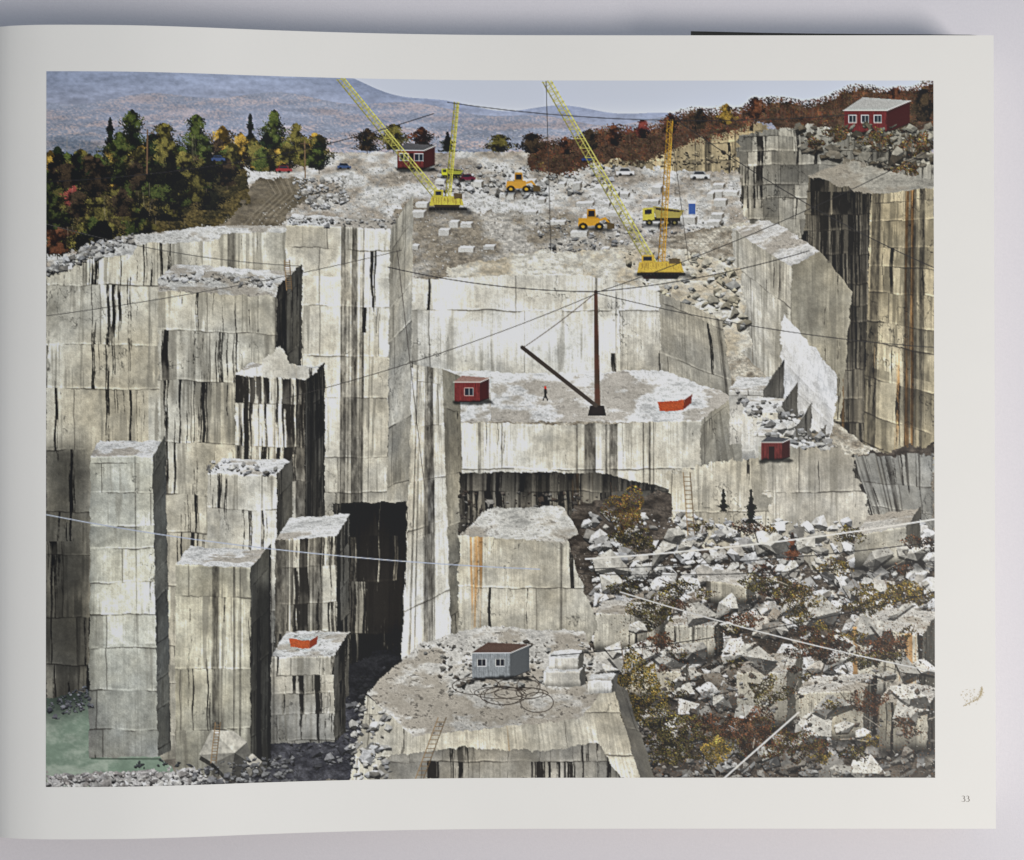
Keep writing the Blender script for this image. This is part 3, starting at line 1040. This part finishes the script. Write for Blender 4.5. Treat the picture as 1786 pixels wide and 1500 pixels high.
# ---- right: dark stained cliff
i_rc = ink('printed_stained_cliff')
face([(1205, 96), (1330, 78), (1420, 96), (1548, 84), (1548, 320), (1300, 320), (1215, 236)], i_rc, granite, 51, col=(150, 146, 136), rows=30, black=.46, streak=.6, rust=.2, edge=5, drill=.8, vary=.2, joint=1, cols=1.1)
rubble([(1290, 84), (1548, 74), (1548, 150), (1400, 160), (1310, 120)], 190, 4, 16, i_rc, ((178, 172, 158), (140, 132, 118), (112, 102, 86)), .85)
for x, y, w, h in ((1380, 96, 46, 26), (1450, 110, 60, 34), (1520, 120, 54, 40), (1340, 110, 30, 20), (1500, 160, 50, 26)):
    shrub(x, y + 10, w, h, ('brown', 'rust', 'olive'), ink('printed_shrub'), 1.1)
i_rc2 = ink('printed_stained_cliff')
face([(1330, 168), (1440, 200), (1424, 640), (1320, 560), (1316, 300)], i_rc2, granite, 52, size=(230, 420), col=(140, 132, 116), rows=36, black=.56, streak=.75, rust=.45, edge=2, joint=1, grey=(86, 80, 70), light=.85)
face([(1330, 168), (1400, 140), (1548, 176), (1548, 204), (1440, 202)], i_rc2, ledge, 53, col=(168, 164, 154), edge=4, dirt=.9)
i_rc3 = ink('printed_stained_cliff')
face([(1438, 200), (1548, 190), (1548, 690), (1424, 640)], i_rc3, granite, 54, col=(178, 167, 142), rows=50, black=.30, streak=.75, rust=.55, edge=1.5, joint=1, grey=(92, 86, 72), drill=.7, vary=.16)

# ---- right: pale leaning slabs
i_sl = ink('printed_pale_slab')
face([(1196, 262), (1260, 244), (1350, 300), (1300, 330)], i_sl, ledge, 61, col=(214, 212, 210), edge=3)
face([(1196, 262), (1300, 328), (1296, 560), (1204, 470)], i_sl, granite, 62, col=(192, 188, 178), rows=200, black=.2, streak=.5, rust=.18, drill=.9, edge=2)
face([(1300, 328), (1350, 300), (1404, 372), (1384, 600), (1296, 560)], i_sl, granite, 63, col=(178, 172, 156), rows=260, black=.14, streak=.5, rust=.35, drill=.6, edge=2, light=.95)
i_sl2 = ink('printed_pale_slab')
face([(1284, 410), (1380, 520), (1366, 640), (1276, 560)], i_sl2, granite, 64, col=(202, 202, 204), rows=400, black=.05, streak=.2, rust=0, drill=.4, edge=3, joint=.2)

# ---- centre: the pale working face in benches
i_b1 = ink('printed_upper_bench')
ground([(700, 330), (860, 300), (1100, 296), (1210, 330), (1230, 470), (1100, 520), (690, 440)], i_b1, (208, 204, 194), (176, 166, 148), .36, 21, 4)
rubble([(1000, 300), (1200, 310), (1220, 440), (1080, 420)], 150, 4, 15, i_b1, ((206, 200, 184), (190, 182, 162), (214, 212, 206)), .95)
face([(600, 352), (930, 340), (1068, 372), (1072, 512), (880, 520), (600, 505)], i_b1, granite, 71, col=(224, 220, 210), rows=120, black=.12, streak=.38, rust=.12, drill=.7, edge=2, cols=1.6, ao=.12, rim=.3)
face([(1068, 372), (1180, 420), (1196, 560), (1072, 512)], i_b1, granite, 72, col=(196, 190, 176), rows=110, black=.18, streak=.5, rust=.15, drill=.8, edge=2.5, light=.9)
i_b2 = ink('printed_working_ledge')
face([(600, 505), (880, 516), (1072, 508), (1196, 556), (1140, 600), (590, 602)], i_b2, ledge, 73, col=(232, 232, 233), edge=2.5, litter=.45, dirt=.2)
face([(586, 600), (900, 606), (1142, 598), (1138, 745), (590, 750)], i_b2, granite, 74, col=(220, 216, 205), rows=160, black=.2, streak=.45, rust=.2, drill=.8, edge=2, cols=1.1, ao=.2, rim=.35)
face([(1142, 598), (1196, 556), (1236, 690), (1138, 745)], i_b2, granite, 75, col=(176, 171, 158), rows=120, black=.25, streak=.6, rust=.15, edge=2, light=.85)
i_b3 = ink('printed_stone_steps')
for k in range(5):
    block(1190 + k * 22, 1250 + k * 24, 545 + k * 38, 640 + k * 34, i_b3, 80 + k * 3, 24, 16, 36, col=(204, 200, 192), rows=70, black=.12, streak=.3, rust=.08, drill=.7)
rubble([(1190, 540), (1330, 590), (1420, 680), (1420, 740), (1280, 700)], 190, 4, 15, i_b3, k=.95)

# ---- left: the great benches
i_l0 = ink('printed_quarry_wall')
face([(0, 348), (46, 340), (52, 322), (150, 316), (158, 296), (300, 288), (308, 276), (470, 270), (470, 900), (0, 1130)], i_l0, granite, 91, uvq=[(0, 290), (470, 290), (470, 1100), (0, 1100)],
     col=(200, 194, 178), rows=86, black=.34, streak=.75, rust=.1, edge=2, cols=1.4)
face([(52, 322), (150, 316), (158, 296), (300, 288), (308, 276), (470, 270), (476, 258), (300, 262), (150, 280), (60, 304)], i_l0, ledge, 93, col=(206, 205, 202), edge=2, litter=.6, dirt=.5)
rubble([(0, 336), (52, 318), (60, 300), (150, 278), (160, 292), (60, 330), (0, 352)], 120, 3, 11, i_l0, k=.9)
i_tw = ink('printed_pale_wall', 'printed broad pale wall above the dark pit')
block(418, 600, 258, 766, i_tw, 110, 18, 12, 40, tilt=5, col=(222, 217, 204), rows=86, black=.10, streak=.5, rust=.12, cols=1.25, drill=.5, taper=-6, sideP=dict(light=.74, black=.15), topP=dict(litter=.9, dirt=.7))
rubble([(420, 244), (610, 246), (606, 262), (424, 258)], 70, 2, 6, i_tw, k=.85)
i_l2 = ink('printed_rock_bench')
block(196, 402, 356, 1180, i_l2, 130, 26, 30, 44, tilt=10, col=(204, 198, 182), rows=92, black=.38, streak=.85, rust=.1, edge=2, cols=1.2, sideP=dict(light=.4))
face([(196, 356), (270, 360), (276, 340), (372, 346), (402, 366), (400, 384), (196, 376)], i_l2, ledge, 133, col=(196, 195, 192), edge=3, litter=.7, dirt=.5)
rubble([(200, 340), (400, 352), (404, 366), (200, 358)], 60, 2, 8, i_l2, k=.95)
i_l3 = ink('printed_rock_bench')
block(330, 452, 520, 1060, i_l3, 150, 22, 26, 34, tilt=6, col=(202, 196, 182), rows=64, black=.52, streak=.7, rust=.05, bdens=.75, sideP=dict(light=.38))
face([(330, 520), (372, 500), (410, 470), (424, 500), (478, 506), (452, 526)], i_l3, granite, 153, col=(212, 208, 198), rows=300, black=.1, streak=.2, joint=.2, edge=3)
# the pit between the tower and the ledge
i_pit = ink('printed_dark_pit_wall')
face([(500, 742), (650, 740), (640, 1090), (500, 1100)], i_pit, granite, 160, col=(190, 182, 164), rows=84, black=.86, streak=.5, rust=.25, light=.86, edge=2, topao=.5, bdens=.9, dark=(30, 26, 22))
i_floor = ink('printed_pit_floor')
ground([(420, 1080), (560, 1010), (660, 980), (660, 1228), (330, 1228)], i_floor, (74, 74, 80), (46, 46, 52), .6, 31, 4, 2)
rubble([(430, 1080), (600, 1030), (640, 1180), (420, 1210)], 240, 2, 10, i_floor, ((116, 116, 124), (84, 84, 92), (150, 150, 154)), .8)
shade([(505, 975), (655, 960), (655, 1080), (560, 1120), (505, 1060)], .5, 14)

i_l6 = ink('printed_rock_bench')
block(282, 402, 690, 1150, i_l6, 170, 26, 24, 28, tilt=4, col=(202, 197, 184), rows=70, black=.3, streak=.6, rust=.14, sideP=dict(light=.42))
rubble([(284, 668), (404, 672), (402, 692), (284, 688)], 46, 2, 9, i_l6, k=.95)
i_l7 = ink('printed_rock_bench')
block(400, 506, 806, 1092, i_l7, 180, 38, 24, 22, tilt=-6, col=(204, 199, 186), rows=62, black=.58, streak=.5, rust=.06, bdens=.75, sideP=dict(light=.4))
i_l8 = ink('printed_rock_bench')
block(226, 356, 846, 1212, i_l8, 190, 30, 26, 36, tilt=8, col=(194, 190, 174), rows=96, black=.22, streak=.6, rust=.28, drill=.7, cols=2, sideP=dict(light=.42))
i_l9 = ink('printed_rock_bench')
block(392, 502, 1010, 1160, i_l9, 200, 44, 28, 20, col=(190, 186, 176), rows=44, black=.52, streak=.6, rust=.05, topP=dict(litter=.9, dirt=.6))
shade([(358, 880), (402, 890), (402, 1180), (360, 1200)], .62, 8)
# water
i_w = ink('printed_pond')
ground([(0, 1075), (90, 1060), (120, 1100), (220, 1196), (240, 1228), (0, 1228)], i_w, (122, 138, 124), (150, 160, 148), .10, 41, 2, .5)
i_l10 = ink('printed_rock_bench')
block(78, 186, 660, 1176, i_l10, 210, 26, 16, 22, taper=10, col=(196, 196, 186), rows=58, black=.06, streak=.25, rust=.04, cols=5, drill=.4, joint=.9)
shade([(0, 640), (70, 640), (84, 1090), (0, 1110)], .45, 16)
line([(80, 1178), (200, 1180)], 2.4, (62, 72, 62), alpha=.7)
rubble([(0, 1088), (70, 1050), (84, 1090), (20, 1110)], 110, 2, 6, i_l0, ((130, 132, 138), (100, 104, 110)), .9)
for _ in range(14):
    rock(rng.uniform(150, 235), rng.uniform(1182, 1196), rng.uniform(2, 5), (70, 74, 76), i_w)
i_rim = ink('printed_rubble_rim')
ground([(0, 1206), (120, 1198), (260, 1200), (300, 1228), (0, 1228)], i_rim, (168, 166, 166), (120, 116, 114), .5, 5, 5, 2)
rubble([(0, 1206), (260, 1200), (330, 1228), (0, 1228)], 210, 4, 12, i_rim, ((184, 182, 182), (160, 156, 154), (200, 198, 196)))
i_blk = ink('printed_fallen_boulder')
rock(318, 1168, 52, (186, 182, 172), i_blk, asp=.9, n=7)
rock(362, 1196, 24, (170, 166, 158), i_blk, asp=.8, n=6)
rubble([(250, 1190), (420, 1180), (440, 1228), (260, 1228)], 130, 3, 10, i_floor, ((140, 140, 142), (110, 110, 114)), .9)

# ---- centre wedge: the pillar between pit and benches
i_pl = ink('printed_rock_pillar')
face([(640, 500), (690, 508), (706, 1000), (618, 1060)], i_pl, granite, 220, size=(80, 540), col=(216, 211, 199), rows=92, black=.1, streak=.45, rust=.2, cols=5, drill=.8, edge=1.8)
face([(690, 508), (722, 520), (730, 980), (706, 1000)], i_pl, granite, 221, size=(60, 480), col=(170, 165, 152), rows=80, black=.3, streak=.5, rust=.3, light=.8)
i_un = ink('printed_undercut')
face([(720, 690), (960, 690), (1100, 720), (1080, 840), (720, 840)], i_un, granite, 222, col=(158, 152, 140), rows=48, black=.6, streak=.6, rust=.2, edge=2.2, light=.8, topao=.4)
rubble([(715, 720), (1000, 730), (1030, 820), (720, 830)], 230, 3, 11, i_un, ((170, 166, 160), (120, 112, 104), (96, 84, 74)), .8)

# ---- right: the tumbled slope
i_sp = ink('printed_rubble_slope')
ground([(930, 740), (1140, 720), (1240, 680), (1400, 660), (1548, 640), (1548, 1228), (960, 1228), (880, 1000), (900, 800)], i_sp, (92, 84, 76), (52, 46, 40), .6, 51, 6, 2)
face([(1080, 690), (1240, 660), (1290, 720), (1260, 830), (1100, 820)], i_sp, granite, 231, col=(190, 184, 170), rows=90, black=.16, streak=.4, rust=.1, edge=6, drill=.8)
face([(1240, 640), (1400, 650), (1440, 760), (1350, 870), (1270, 790)], i_sp, granite, 232, col=(176, 170, 158), rows=110, black=.2, streak=.4, rust=.12, edge=8, drill=.7)
face([(1400, 660), (1548, 660), (1548, 800), (1440, 780)], i_sp, granite, 233, col=(150, 148, 142), rows=60, black=.4, streak=.5, rust=.1, edge=7)
rubble([(940, 760), (1548, 780), (1548, 930), (960, 960)], 1500, 2.2, 26, i_sp, k=1.14, pw=5)
rubble([(930, 900), (1548, 900), (1548, 1090), (960, 1080)], 1100, 2.2, 30, i_sp, ((184, 180, 174), (160, 154, 146), (200, 198, 196), (132, 124, 114)), 1.12, 5)
rubble([(1000, 1060), (1548, 1060), (1548, 1228), (1030, 1228)], 600, 3, 34, i_sp, ((160, 156, 150), (136, 130, 122), (182, 180, 178), (104, 96, 88)), .85, 4)


def slab(x0, y0, w, h, d, seed, **P):
    i = ink('printed_granite_block')
    kw = dict(col=(184, 178, 164), rows=300, black=.22, streak=.5, rust=.3, drill=.7, joint=.5, edge=2)
    kw.update(P)
    block(x0, x0 + w, y0, y0 + h, i, seed, d, d * .7, d * .8, topP=dict(dirt=.6, litter=.7, col=(196, 192, 186)), **kw)
    shade([(x0 - 4, y0 + h - 6), (x0 + w + d, y0 + h - 10), (x0 + w + d + 8, y0 + h + 10), (x0, y0 + h + 12)], .45, 6)


slab(956, 938, 110, 66, 22, 240, rust=.45)
slab(1080, 960, 84, 56, 18, 243, black=.45)
slab(1150, 880, 70, 40, 22, 246, tilt=10, rust=.1)
slab(1405, 962, 120, 120, 40, 249, rust=.55, black=.3, tilt=14)
slab(1204, 1042, 86, 96, 34, 252, black=.2)
slab(1306, 1078, 116, 84, 30, 255, black=.3, tilt=-4)
slab(1450, 1090, 84, 90, 34, 258, tilt=12, black=.35, light=.8)
slab(1010, 1040, 96, 48, 16, 261, black=.3)
slab(1408, 800, 88, 54, 34, 264, tilt=-14, rust=.1, black=.1)
for _ in range(70):
    rock(rng.uniform(960, 1540), rng.uniform(790, 1220), rng.uniform(16, 48), (208, 204, 196), i_sp, asp=rng.uniform(.35, .85), k=rng.uniform(.78, 1.04), n=int(rng.integers(4, 7)))
rubble([(1000, 1010), (1548, 1000), (1548, 1228), (1020, 1228)], 420, 2, 9, i_sp, ((150, 144, 136), (120, 112, 104), (190, 188, 186)), .85)
chips([(930, 800), (1240, 800), (1548, 810), (1548, 1228), (960, 1228), (880, 1000), (900, 800)], 6500, i_sp, ((140, 134, 126), (120, 112, 104), (96, 88, 80), (58, 52, 46), (166, 160, 152)), (.3, 1.0))
# autumn brush
for k in range(84):
    x, y = rng.uniform(985, 1530), rng.uniform(790, 1226)
    if y < 900 and rng.random() < .55:
        continue
    w = rng.uniform(24, 74)
    pals = [('brown', 'rust'), ('brown', 'dark', 'olive'), ('rust', 'brown', 'dark'), ('olive', 'brown'), ('gold', 'olive', 'brown')][int(rng.integers(5))]
    shrub(x, y, w, w * rng.uniform(.4, .75), pals, ink('printed_shrub'), .8, .95, 4)
chips([(1000, 900), (1548, 900), (1548, 1228), (1000, 1228)], 5200, i_sp, ((78, 62, 48), (112, 82, 56), (56, 46, 38), (96, 68, 46)), (.3, 1.1))
for x, y, w, h, p in ((1010, 790, 70, 74, ('gold', 'rust', 'olive')), (1060, 960, 80, 60, ('olive', 'brown')), (1030, 1120, 96, 120, ('olive', 'gold', 'dark')), (1165, 1205, 52, 50, ('gold', 'gold', 'olive')),
                      (1290, 1196, 110, 60, ('brown', 'olive', 'rust')), (1345, 1020, 110, 60, ('brown', 'dark', 'rust')), (1090, 1170, 90, 70, ('brown', 'olive', 'dark')), (1230, 1180, 90, 76, ('brown', 'rust'))):
    shrub(x, y, w, h, p, ink('printed_shrub'), .95, .95)
for x, y, h, w, p in ((1228, 782, 62, 26, 'pine'), (1300, 846, 50, 30, 'rust'), (1180, 760, 40, 18, 'pine')):
    tree(x, y, h, w, p, ink('printed_small_fir'), 'pine', 1.5)
for _ in range(60):
    x, y = rng.uniform(960, 1540), rng.uniform(820, 1220)
    a = rng.uniform(-1.5, 1.5)
    L = rng.uniform(8, 46)
    line([(x, y), (x + L * np.cos(a), y + L * np.sin(a) * .7)], rng.uniform(.7, 1.8), (176, 168, 156) if rng.random() < .6 else (44, 38, 34), i_sp, alpha=.8)

# ---- foreground ledge
i_fg = ink('printed_foreground_ledge')
face([(720, 800), (900, 790), (960, 960), (930, 1040), (720, 1010)], i_fg, granite, 270, col=(200, 195, 182), rows=110, black=.16, streak=.45, rust=.4, edge=3, drill=.7, ao=.25)
face([(722, 800), (770, 752), (900, 748), (930, 800), (900, 812)], i_fg, ledge, 271, col=(206, 204, 199), edge=2.5, dirt=.6, litter=.6)
i_fg2 = ink('printed_foreground_ledge')
face([(560, 1075), (650, 990), (760, 960), (935, 968), (985, 1060), (930, 1130), (640, 1160)], i_fg2, ledge, 272, col=(204, 201, 196), edge=2.5, dirt=.5, litter=.9)
rubble([(650, 990), (940, 980), (975, 1050), (700, 1080)], 260, 2, 8, i_fg2, ((170, 166, 160), (120, 112, 104), (200, 198, 194)), .9)
face([(560, 1078), (640, 1152), (930, 1124), (985, 1056), (1034, 1228), (530, 1228)], i_fg2, granite, 273, uvq=[(540, 1060), (1000, 1060), (1034, 1228), (530, 1228)], col=(196, 190, 176), rows=70, black=.16, streak=.35, rust=.25, edge=2.2, drill=1.0, cols=2.4)
face([(600, 1186), (720, 1172), (860, 1180), (960, 1166), (1000, 1228), (560, 1228)], i_fg2, granite, 274, col=(150, 146, 138), rows=40, black=.4, streak=.4, rust=.1, edge=3, topao=.2)
face([(985, 1056), (1010, 1070), (1060, 1228), (1034, 1228)], i_fg2, granite, 275, col=(120, 116, 108), rows=200, black=.3, light=.8)
rubble([(535, 1090), (600, 1110), (600, 1228), (530, 1228)], 90, 4, 13, i_fg2, k=.95)
for k in range(9):
    t = np.linspace(0, 6.0, 26)
    cx, cy, a, b = rng.uniform(740, 880), rng.uniform(1062, 1100), rng.uniform(18, 48), rng.uniform(8, 18)
    line(np.stack([cx + a * np.cos(t + k) * (1 + .1 * t / 6), cy + b * np.sin(t + k)], 1), 1.3, (58, 50, 44), i_fg2, alpha=.85)
hut(742, 1052, 66, 46, 34, ink('printed_site_hut', 'printed weathered grey hut on the foreground ledge'), wall=(138, 142, 146), roof=(92, 74, 66), wins=((10, 12, 14, 12), (42, 12, 14, 12)))
hut(712, 566, 44, 36, 16, ink('printed_site_hut', 'printed red cabin on the working ledge'), wall=(116, 52, 50), roof=(150, 120, 112), wins=((18, 12, 14, 12),))
hut(1246, 668, 36, 32, 14, ink('printed_site_hut', 'printed dark red hut beside the stone steps'), wall=(102, 50, 48), roof=(80, 80, 84), door=(13, 10, 24))
for k, (x, y, w, h) in enumerate(((868, 1040, 62, 26), (876, 1014, 50, 22), (944, 1056, 40, 22))):
    i = ink('printed_sawn_block')
    block(x, x + w, y, y + h, i, 300 + 3 * k, 12, 8, 10, col=(206, 202, 194), rows=300, black=.04, streak=.2, rust=.1, drill=.8, joint=0)
i_pt = ink('printed_portable_toilet')
fill([(1120, 216), (1132, 216), (1132, 236), (1120, 236)], (70, 98, 156), i_pt)
fill([(1118, 211), (1134, 211), (1132, 217), (1119, 217)], (208, 210, 216), i_pt)
i_sk = ink('printed_orange_skip')
fill([(424, 978), (460, 982), (459, 996), (427, 992)], (172, 88, 50), i_sk, 1., .2)
fill([(460, 982), (474, 974), (472, 988), (459, 996)], (132, 62, 34), i_sk)
i_sk = ink('printed_orange_skip')
fill([(1066, 566), (1112, 562), (1110, 580), (1070, 582)], (172, 86, 50), i_sk, 1., .2)
fill([(1112, 562), (1126, 552), (1124, 568), (1110, 580)], (120, 58, 34), i_sk)
i_wk = ink('printed_worker')
for dy, cc, w in ((0, (196, 70, 50), 4), (5, (48, 44, 48), 5), (12, (36, 36, 44), 4)):
    line([(870, 540 + dy), (870.5, 545 + dy)], w, cc, i_wk)
line([(869, 555), (866, 563)], 2, (36, 36, 44), i_wk)
line([(871, 555), (874, 563)], 2, (36, 36, 44), i_wk)
for p, q, w in (((1116, 690), (1124, 800), 12), ((650, 1228), (690, 1120), 14), ((420, 320), (424, 372), 9), ((300, 1120), (292, 1190), 9)):
    ladder(p, q, w, ink('printed_ladder'))

# ---- lifting gear
i_c = ink('printed_lattice_crane', 'printed yellow lattice crane on the terrace by the tower')
lat_mast((690, 214), (512, 0), 14, (214, 208, 112), i_c, 34)
lat_mast((700, 214), (716, 40), 9, (206, 198, 84), i_c, 20)
fill([(672, 206), (724, 204), (728, 220), (668, 222)], (190, 178, 80), i_c, .4, .14)
fill([(676, 220), (722, 220), (718, 228), (680, 228)], (70, 60, 44), i_c)
i_c = ink('printed_lattice_crane', 'printed yellow lattice crane in front of the wooded ridge')
lat_mast((1060, 330), (872, 0), 17, (218, 210, 116), i_c, 40)
lat_mast((1072, 330), (1088, 70), 11, (208, 160, 60), i_c, 28)
fill([(1034, 320), (1106, 318), (1112, 338), (1030, 340)], (196, 168, 76), i_c, .4, .14)
fill([(1036, 338), (1108, 338), (1100, 350), (1042, 350)], (72, 48, 36), i_c)
for (x, y, w, cc) in ((672, 206, 56, (176, 166, 74)), (1034, 320, 74, (186, 158, 72))):
    i = i_c if x > 900 else i_c - 1
    fill([(x + 4, y - 12), (x + w * .36, y - 13), (x + w * .36, y + 2), (x + 4, y + 2)], cc, i, .3, .15)
    fill([(x + 7, y - 10), (x + w * .3, y - 10), (x + w * .3, y - 3), (x + 7, y - 3)], (46, 52, 58), i)
    fill([(x + w * .7, y - 7), (x + w * .96, y - 6), (x + w * .96, y + 3), (x + w * .7, y + 3)], (98, 84, 60), i, .3, .15)
    for _ in range(14):
        xx = x + rng.uniform(0, w)
        line([(xx, y + 2), (xx + rng.uniform(-1, 1), y + rng.uniform(6, 14))], 1.0, (120, 92, 50), i, alpha=.6)
    line([(x - 2, y + 21), (x + w + 4, y + 21)], 5, (44, 40, 38), i)
    for k in range(int(w / 6)):
        dabs([x + 2 + 6 * k], [y + 22], [1.4], [c8(92, 84, 76)], i)
    shade([(x - 8, y + 20), (x + w + 14, y + 20), (x + w + 18, y + 30), (x - 6, y + 28)], .5, 3)
i_m = ink('printed_timber_mast')
for k in range(24):
    a, b = k / 24, (k + 1) / 24
    line([(958 + 3 * a, 372 + 210 * a), (958 + 3 * b, 372 + 210 * b)], 6 + 4 * b, (88 + int(8 * np.sin(k)), 66, 54), i_m)
fill([(948, 572), (972, 572), (976, 590), (944, 590)], (48, 42, 40), i_m)
i_m = ink('printed_timber_boom')
line([(958, 572), (830, 470)], 7, (74, 66, 60), i_m)
for p, q, s, w, cc, nm in (((958, 372), (596, 330), 10, 1.3, (38, 36, 38), 'printed_guy_cable'), ((958, 372), (1330, 300), 10, 1.3, (44, 42, 42), 'printed_guy_cable'),
                           ((958, 374), (832, 470), 3, 1.2, (84, 70, 60), 'printed_guy_cable'), ((0, 262), (448, 330), 14, 1.0, (80, 78, 76), 'printed_guy_cable'),
                           ((0, 760), (860, 860), 16, 1.6, (174, 180, 196), 'printed_pale_pipe'), ((0, 190), (676, 60), 26, 1.3, (40, 38, 40), 'printed_guy_cable'),
                           ((940, 842), (1548, 772), 8, 3.0, (206, 202, 196), 'printed_pale_pipe'), ((880, 1012), (1548, 900), 16, 1.4, (40, 38, 38), 'printed_guy_cable'),
                           ((1180, 1228), (1310, 1112), 0, 3.0, (196, 192, 186), 'printed_pale_pipe'), ((872, 2), (880, 300), 0, 1.0, (60, 56, 52), 'printed_guy_cable'),
                           ((1100, 70), (1548, 330), 16, 1.2, (48, 46, 46), 'printed_guy_cable'),
                           ((958, 374), (1548, 120), 14, 1.1, (48, 46, 46), 'printed_guy_cable'), ((958, 374), (1548, 470), 14, 1.1, (52, 50, 50), 'printed_guy_cable'), ((0, 420), (620, 300), 10, .9, (70, 68, 66), 'printed_guy_cable'),
                           ((958, 376), (418, 560), 12, 1.0, (60, 56, 54), 'printed_guy_cable'), ((930, 860), (1548, 812), 8, 1.4, (44, 42, 42), 'printed_guy_cable'), ((930, 868), (1548, 846), 10, 1.2, (44, 42, 42), 'printed_guy_cable'),
                           ((700, 40), (1410, 60), 20, 1.1, (46, 44, 46), 'printed_guy_cable'), ((612, 300), (660, 720), 0, .9, (66, 60, 56), 'printed_guy_cable'), ((1088, 72), (1120, 318), 0, .8, (64, 60, 56), 'printed_guy_cable'),
                           ((1000, 900), (1548, 1040), 8, 2.2, (188, 186, 184), 'printed_pale_pipe')):
    line(sag(p, q, s), w, cc, ink(nm))

# ---- press: sharpen, tone, reduce to printed dots
def blur(a, n):
    for ax in (0, 1):
        for _ in range(2):
            pad = [(0, 0)] * a.ndim; pad[ax] = (n + 1, n)
            cs = np.cumsum(np.pad(a, pad, mode='edge'), axis=ax, dtype=np.float64)
            k = 2 * n + 1
            a = ((cs[k:] - cs[:-k]) / k if ax == 0 else (cs[:, k:] - cs[:, :-k]) / k).astype(np.float32)
    return a


RGB = np.clip(RGB, 0, 1)
PIC = RGB.reshape(GH, SS, GW, SS, 3).mean(axis=(1, 3))
PIC = PIC + .4 * (PIC - blur(PIC, 2)) + .12 * (PIC - blur(PIC, 24))
PIC = np.clip(PIC * np.array([1.01, 1.01, .99]), .02, 1)
PID = IDM.reshape(GH, SS, GW, SS)[:, SS // 2, :, SS // 2].copy()

# ------------------------------------------------------------------ ink on paper: the picture becomes coloured dots on the curved page
lin = np.where(PIC <= .04045, PIC / 12.92, ((PIC + .055) / 1.055) ** 2.4)
INK_GAIN = 1.06
lin = np.clip(lin * INK_GAIN, .006, .80)
COL = np.concatenate([lin, np.ones((GH, GW, 1))], 2).astype(np.float32).reshape(-1, 4)
gx, gy = np.meshgrid(np.linspace(0, 1, GW), np.linspace(0, 1, GH))
pxs = (81 - gy * 1.0) + gx * ((1628 + 3 * gy) - (81 - gy * 1.0))
pys = 140.5 + gy * (1356.5 - 140.5)
POS = on_page(pxs, pys, .00003).astype(np.float32).reshape(-1, 3)
a = np.arange(GH * GW, dtype=np.int32).reshape(GH, GW)
QUAD = np.stack([a[:-1, :-1], a[1:, :-1], a[1:, 1:], a[:-1, 1:]], -1).reshape(-1, 4)
FID = PID[:-1, :-1].reshape(-1)


def dots(name, sel, parent):
    q = QUAD[sel]
    u, inv = np.unique(q, return_inverse=True)
    me = bpy.data.meshes.new(name)
    me.vertices.add(len(u))
    me.vertices.foreach_set('co', POS[u].ravel())
    nf = len(q)
    me.loops.add(nf * 4)
    me.loops.foreach_set('vertex_index', inv.astype(np.int32).ravel())
    me.polygons.add(nf)
    me.polygons.foreach_set('loop_start', np.arange(nf, dtype=np.int32) * 4)
    me.polygons.foreach_set('use_smooth', np.ones(nf, bool))
    me.update(calc_edges=True)
    at = me.color_attributes.new('ink_colour', 'FLOAT_COLOR', 'POINT')
    at.data.foreach_set('color', COL[u].ravel())
    me.validate()
    return link(name, me, M_PRINT, parent)


BASE = {'printed_quarry_terrace', 'printed_rubble_bank', 'printed_rubble_slope', 'printed_undercut', 'printed_rubble_rim', 'printed_pit_floor', 'printed_rock_outcrop', 'printed_undergrowth'}
cnt = np.bincount(FID, minlength=len(INK))
base = np.array([INK[i][0] in BASE or cnt[i] < 24 for i in range(len(INK))])
order = np.argsort(FID, kind='stable')
cuts = np.searchsorted(FID[order], np.arange(len(INK) + 1))
plate = dots('printed_photograph', np.where(base[FID])[0], book)
for i, (nm, lab) in enumerate(INK):
    if base[i] or cnt[i] == 0:
        continue
    o = dots(nm, np.sort(order[cuts[i]:cuts[i + 1]]), plate)
    if lab:
        o['label'] = lab
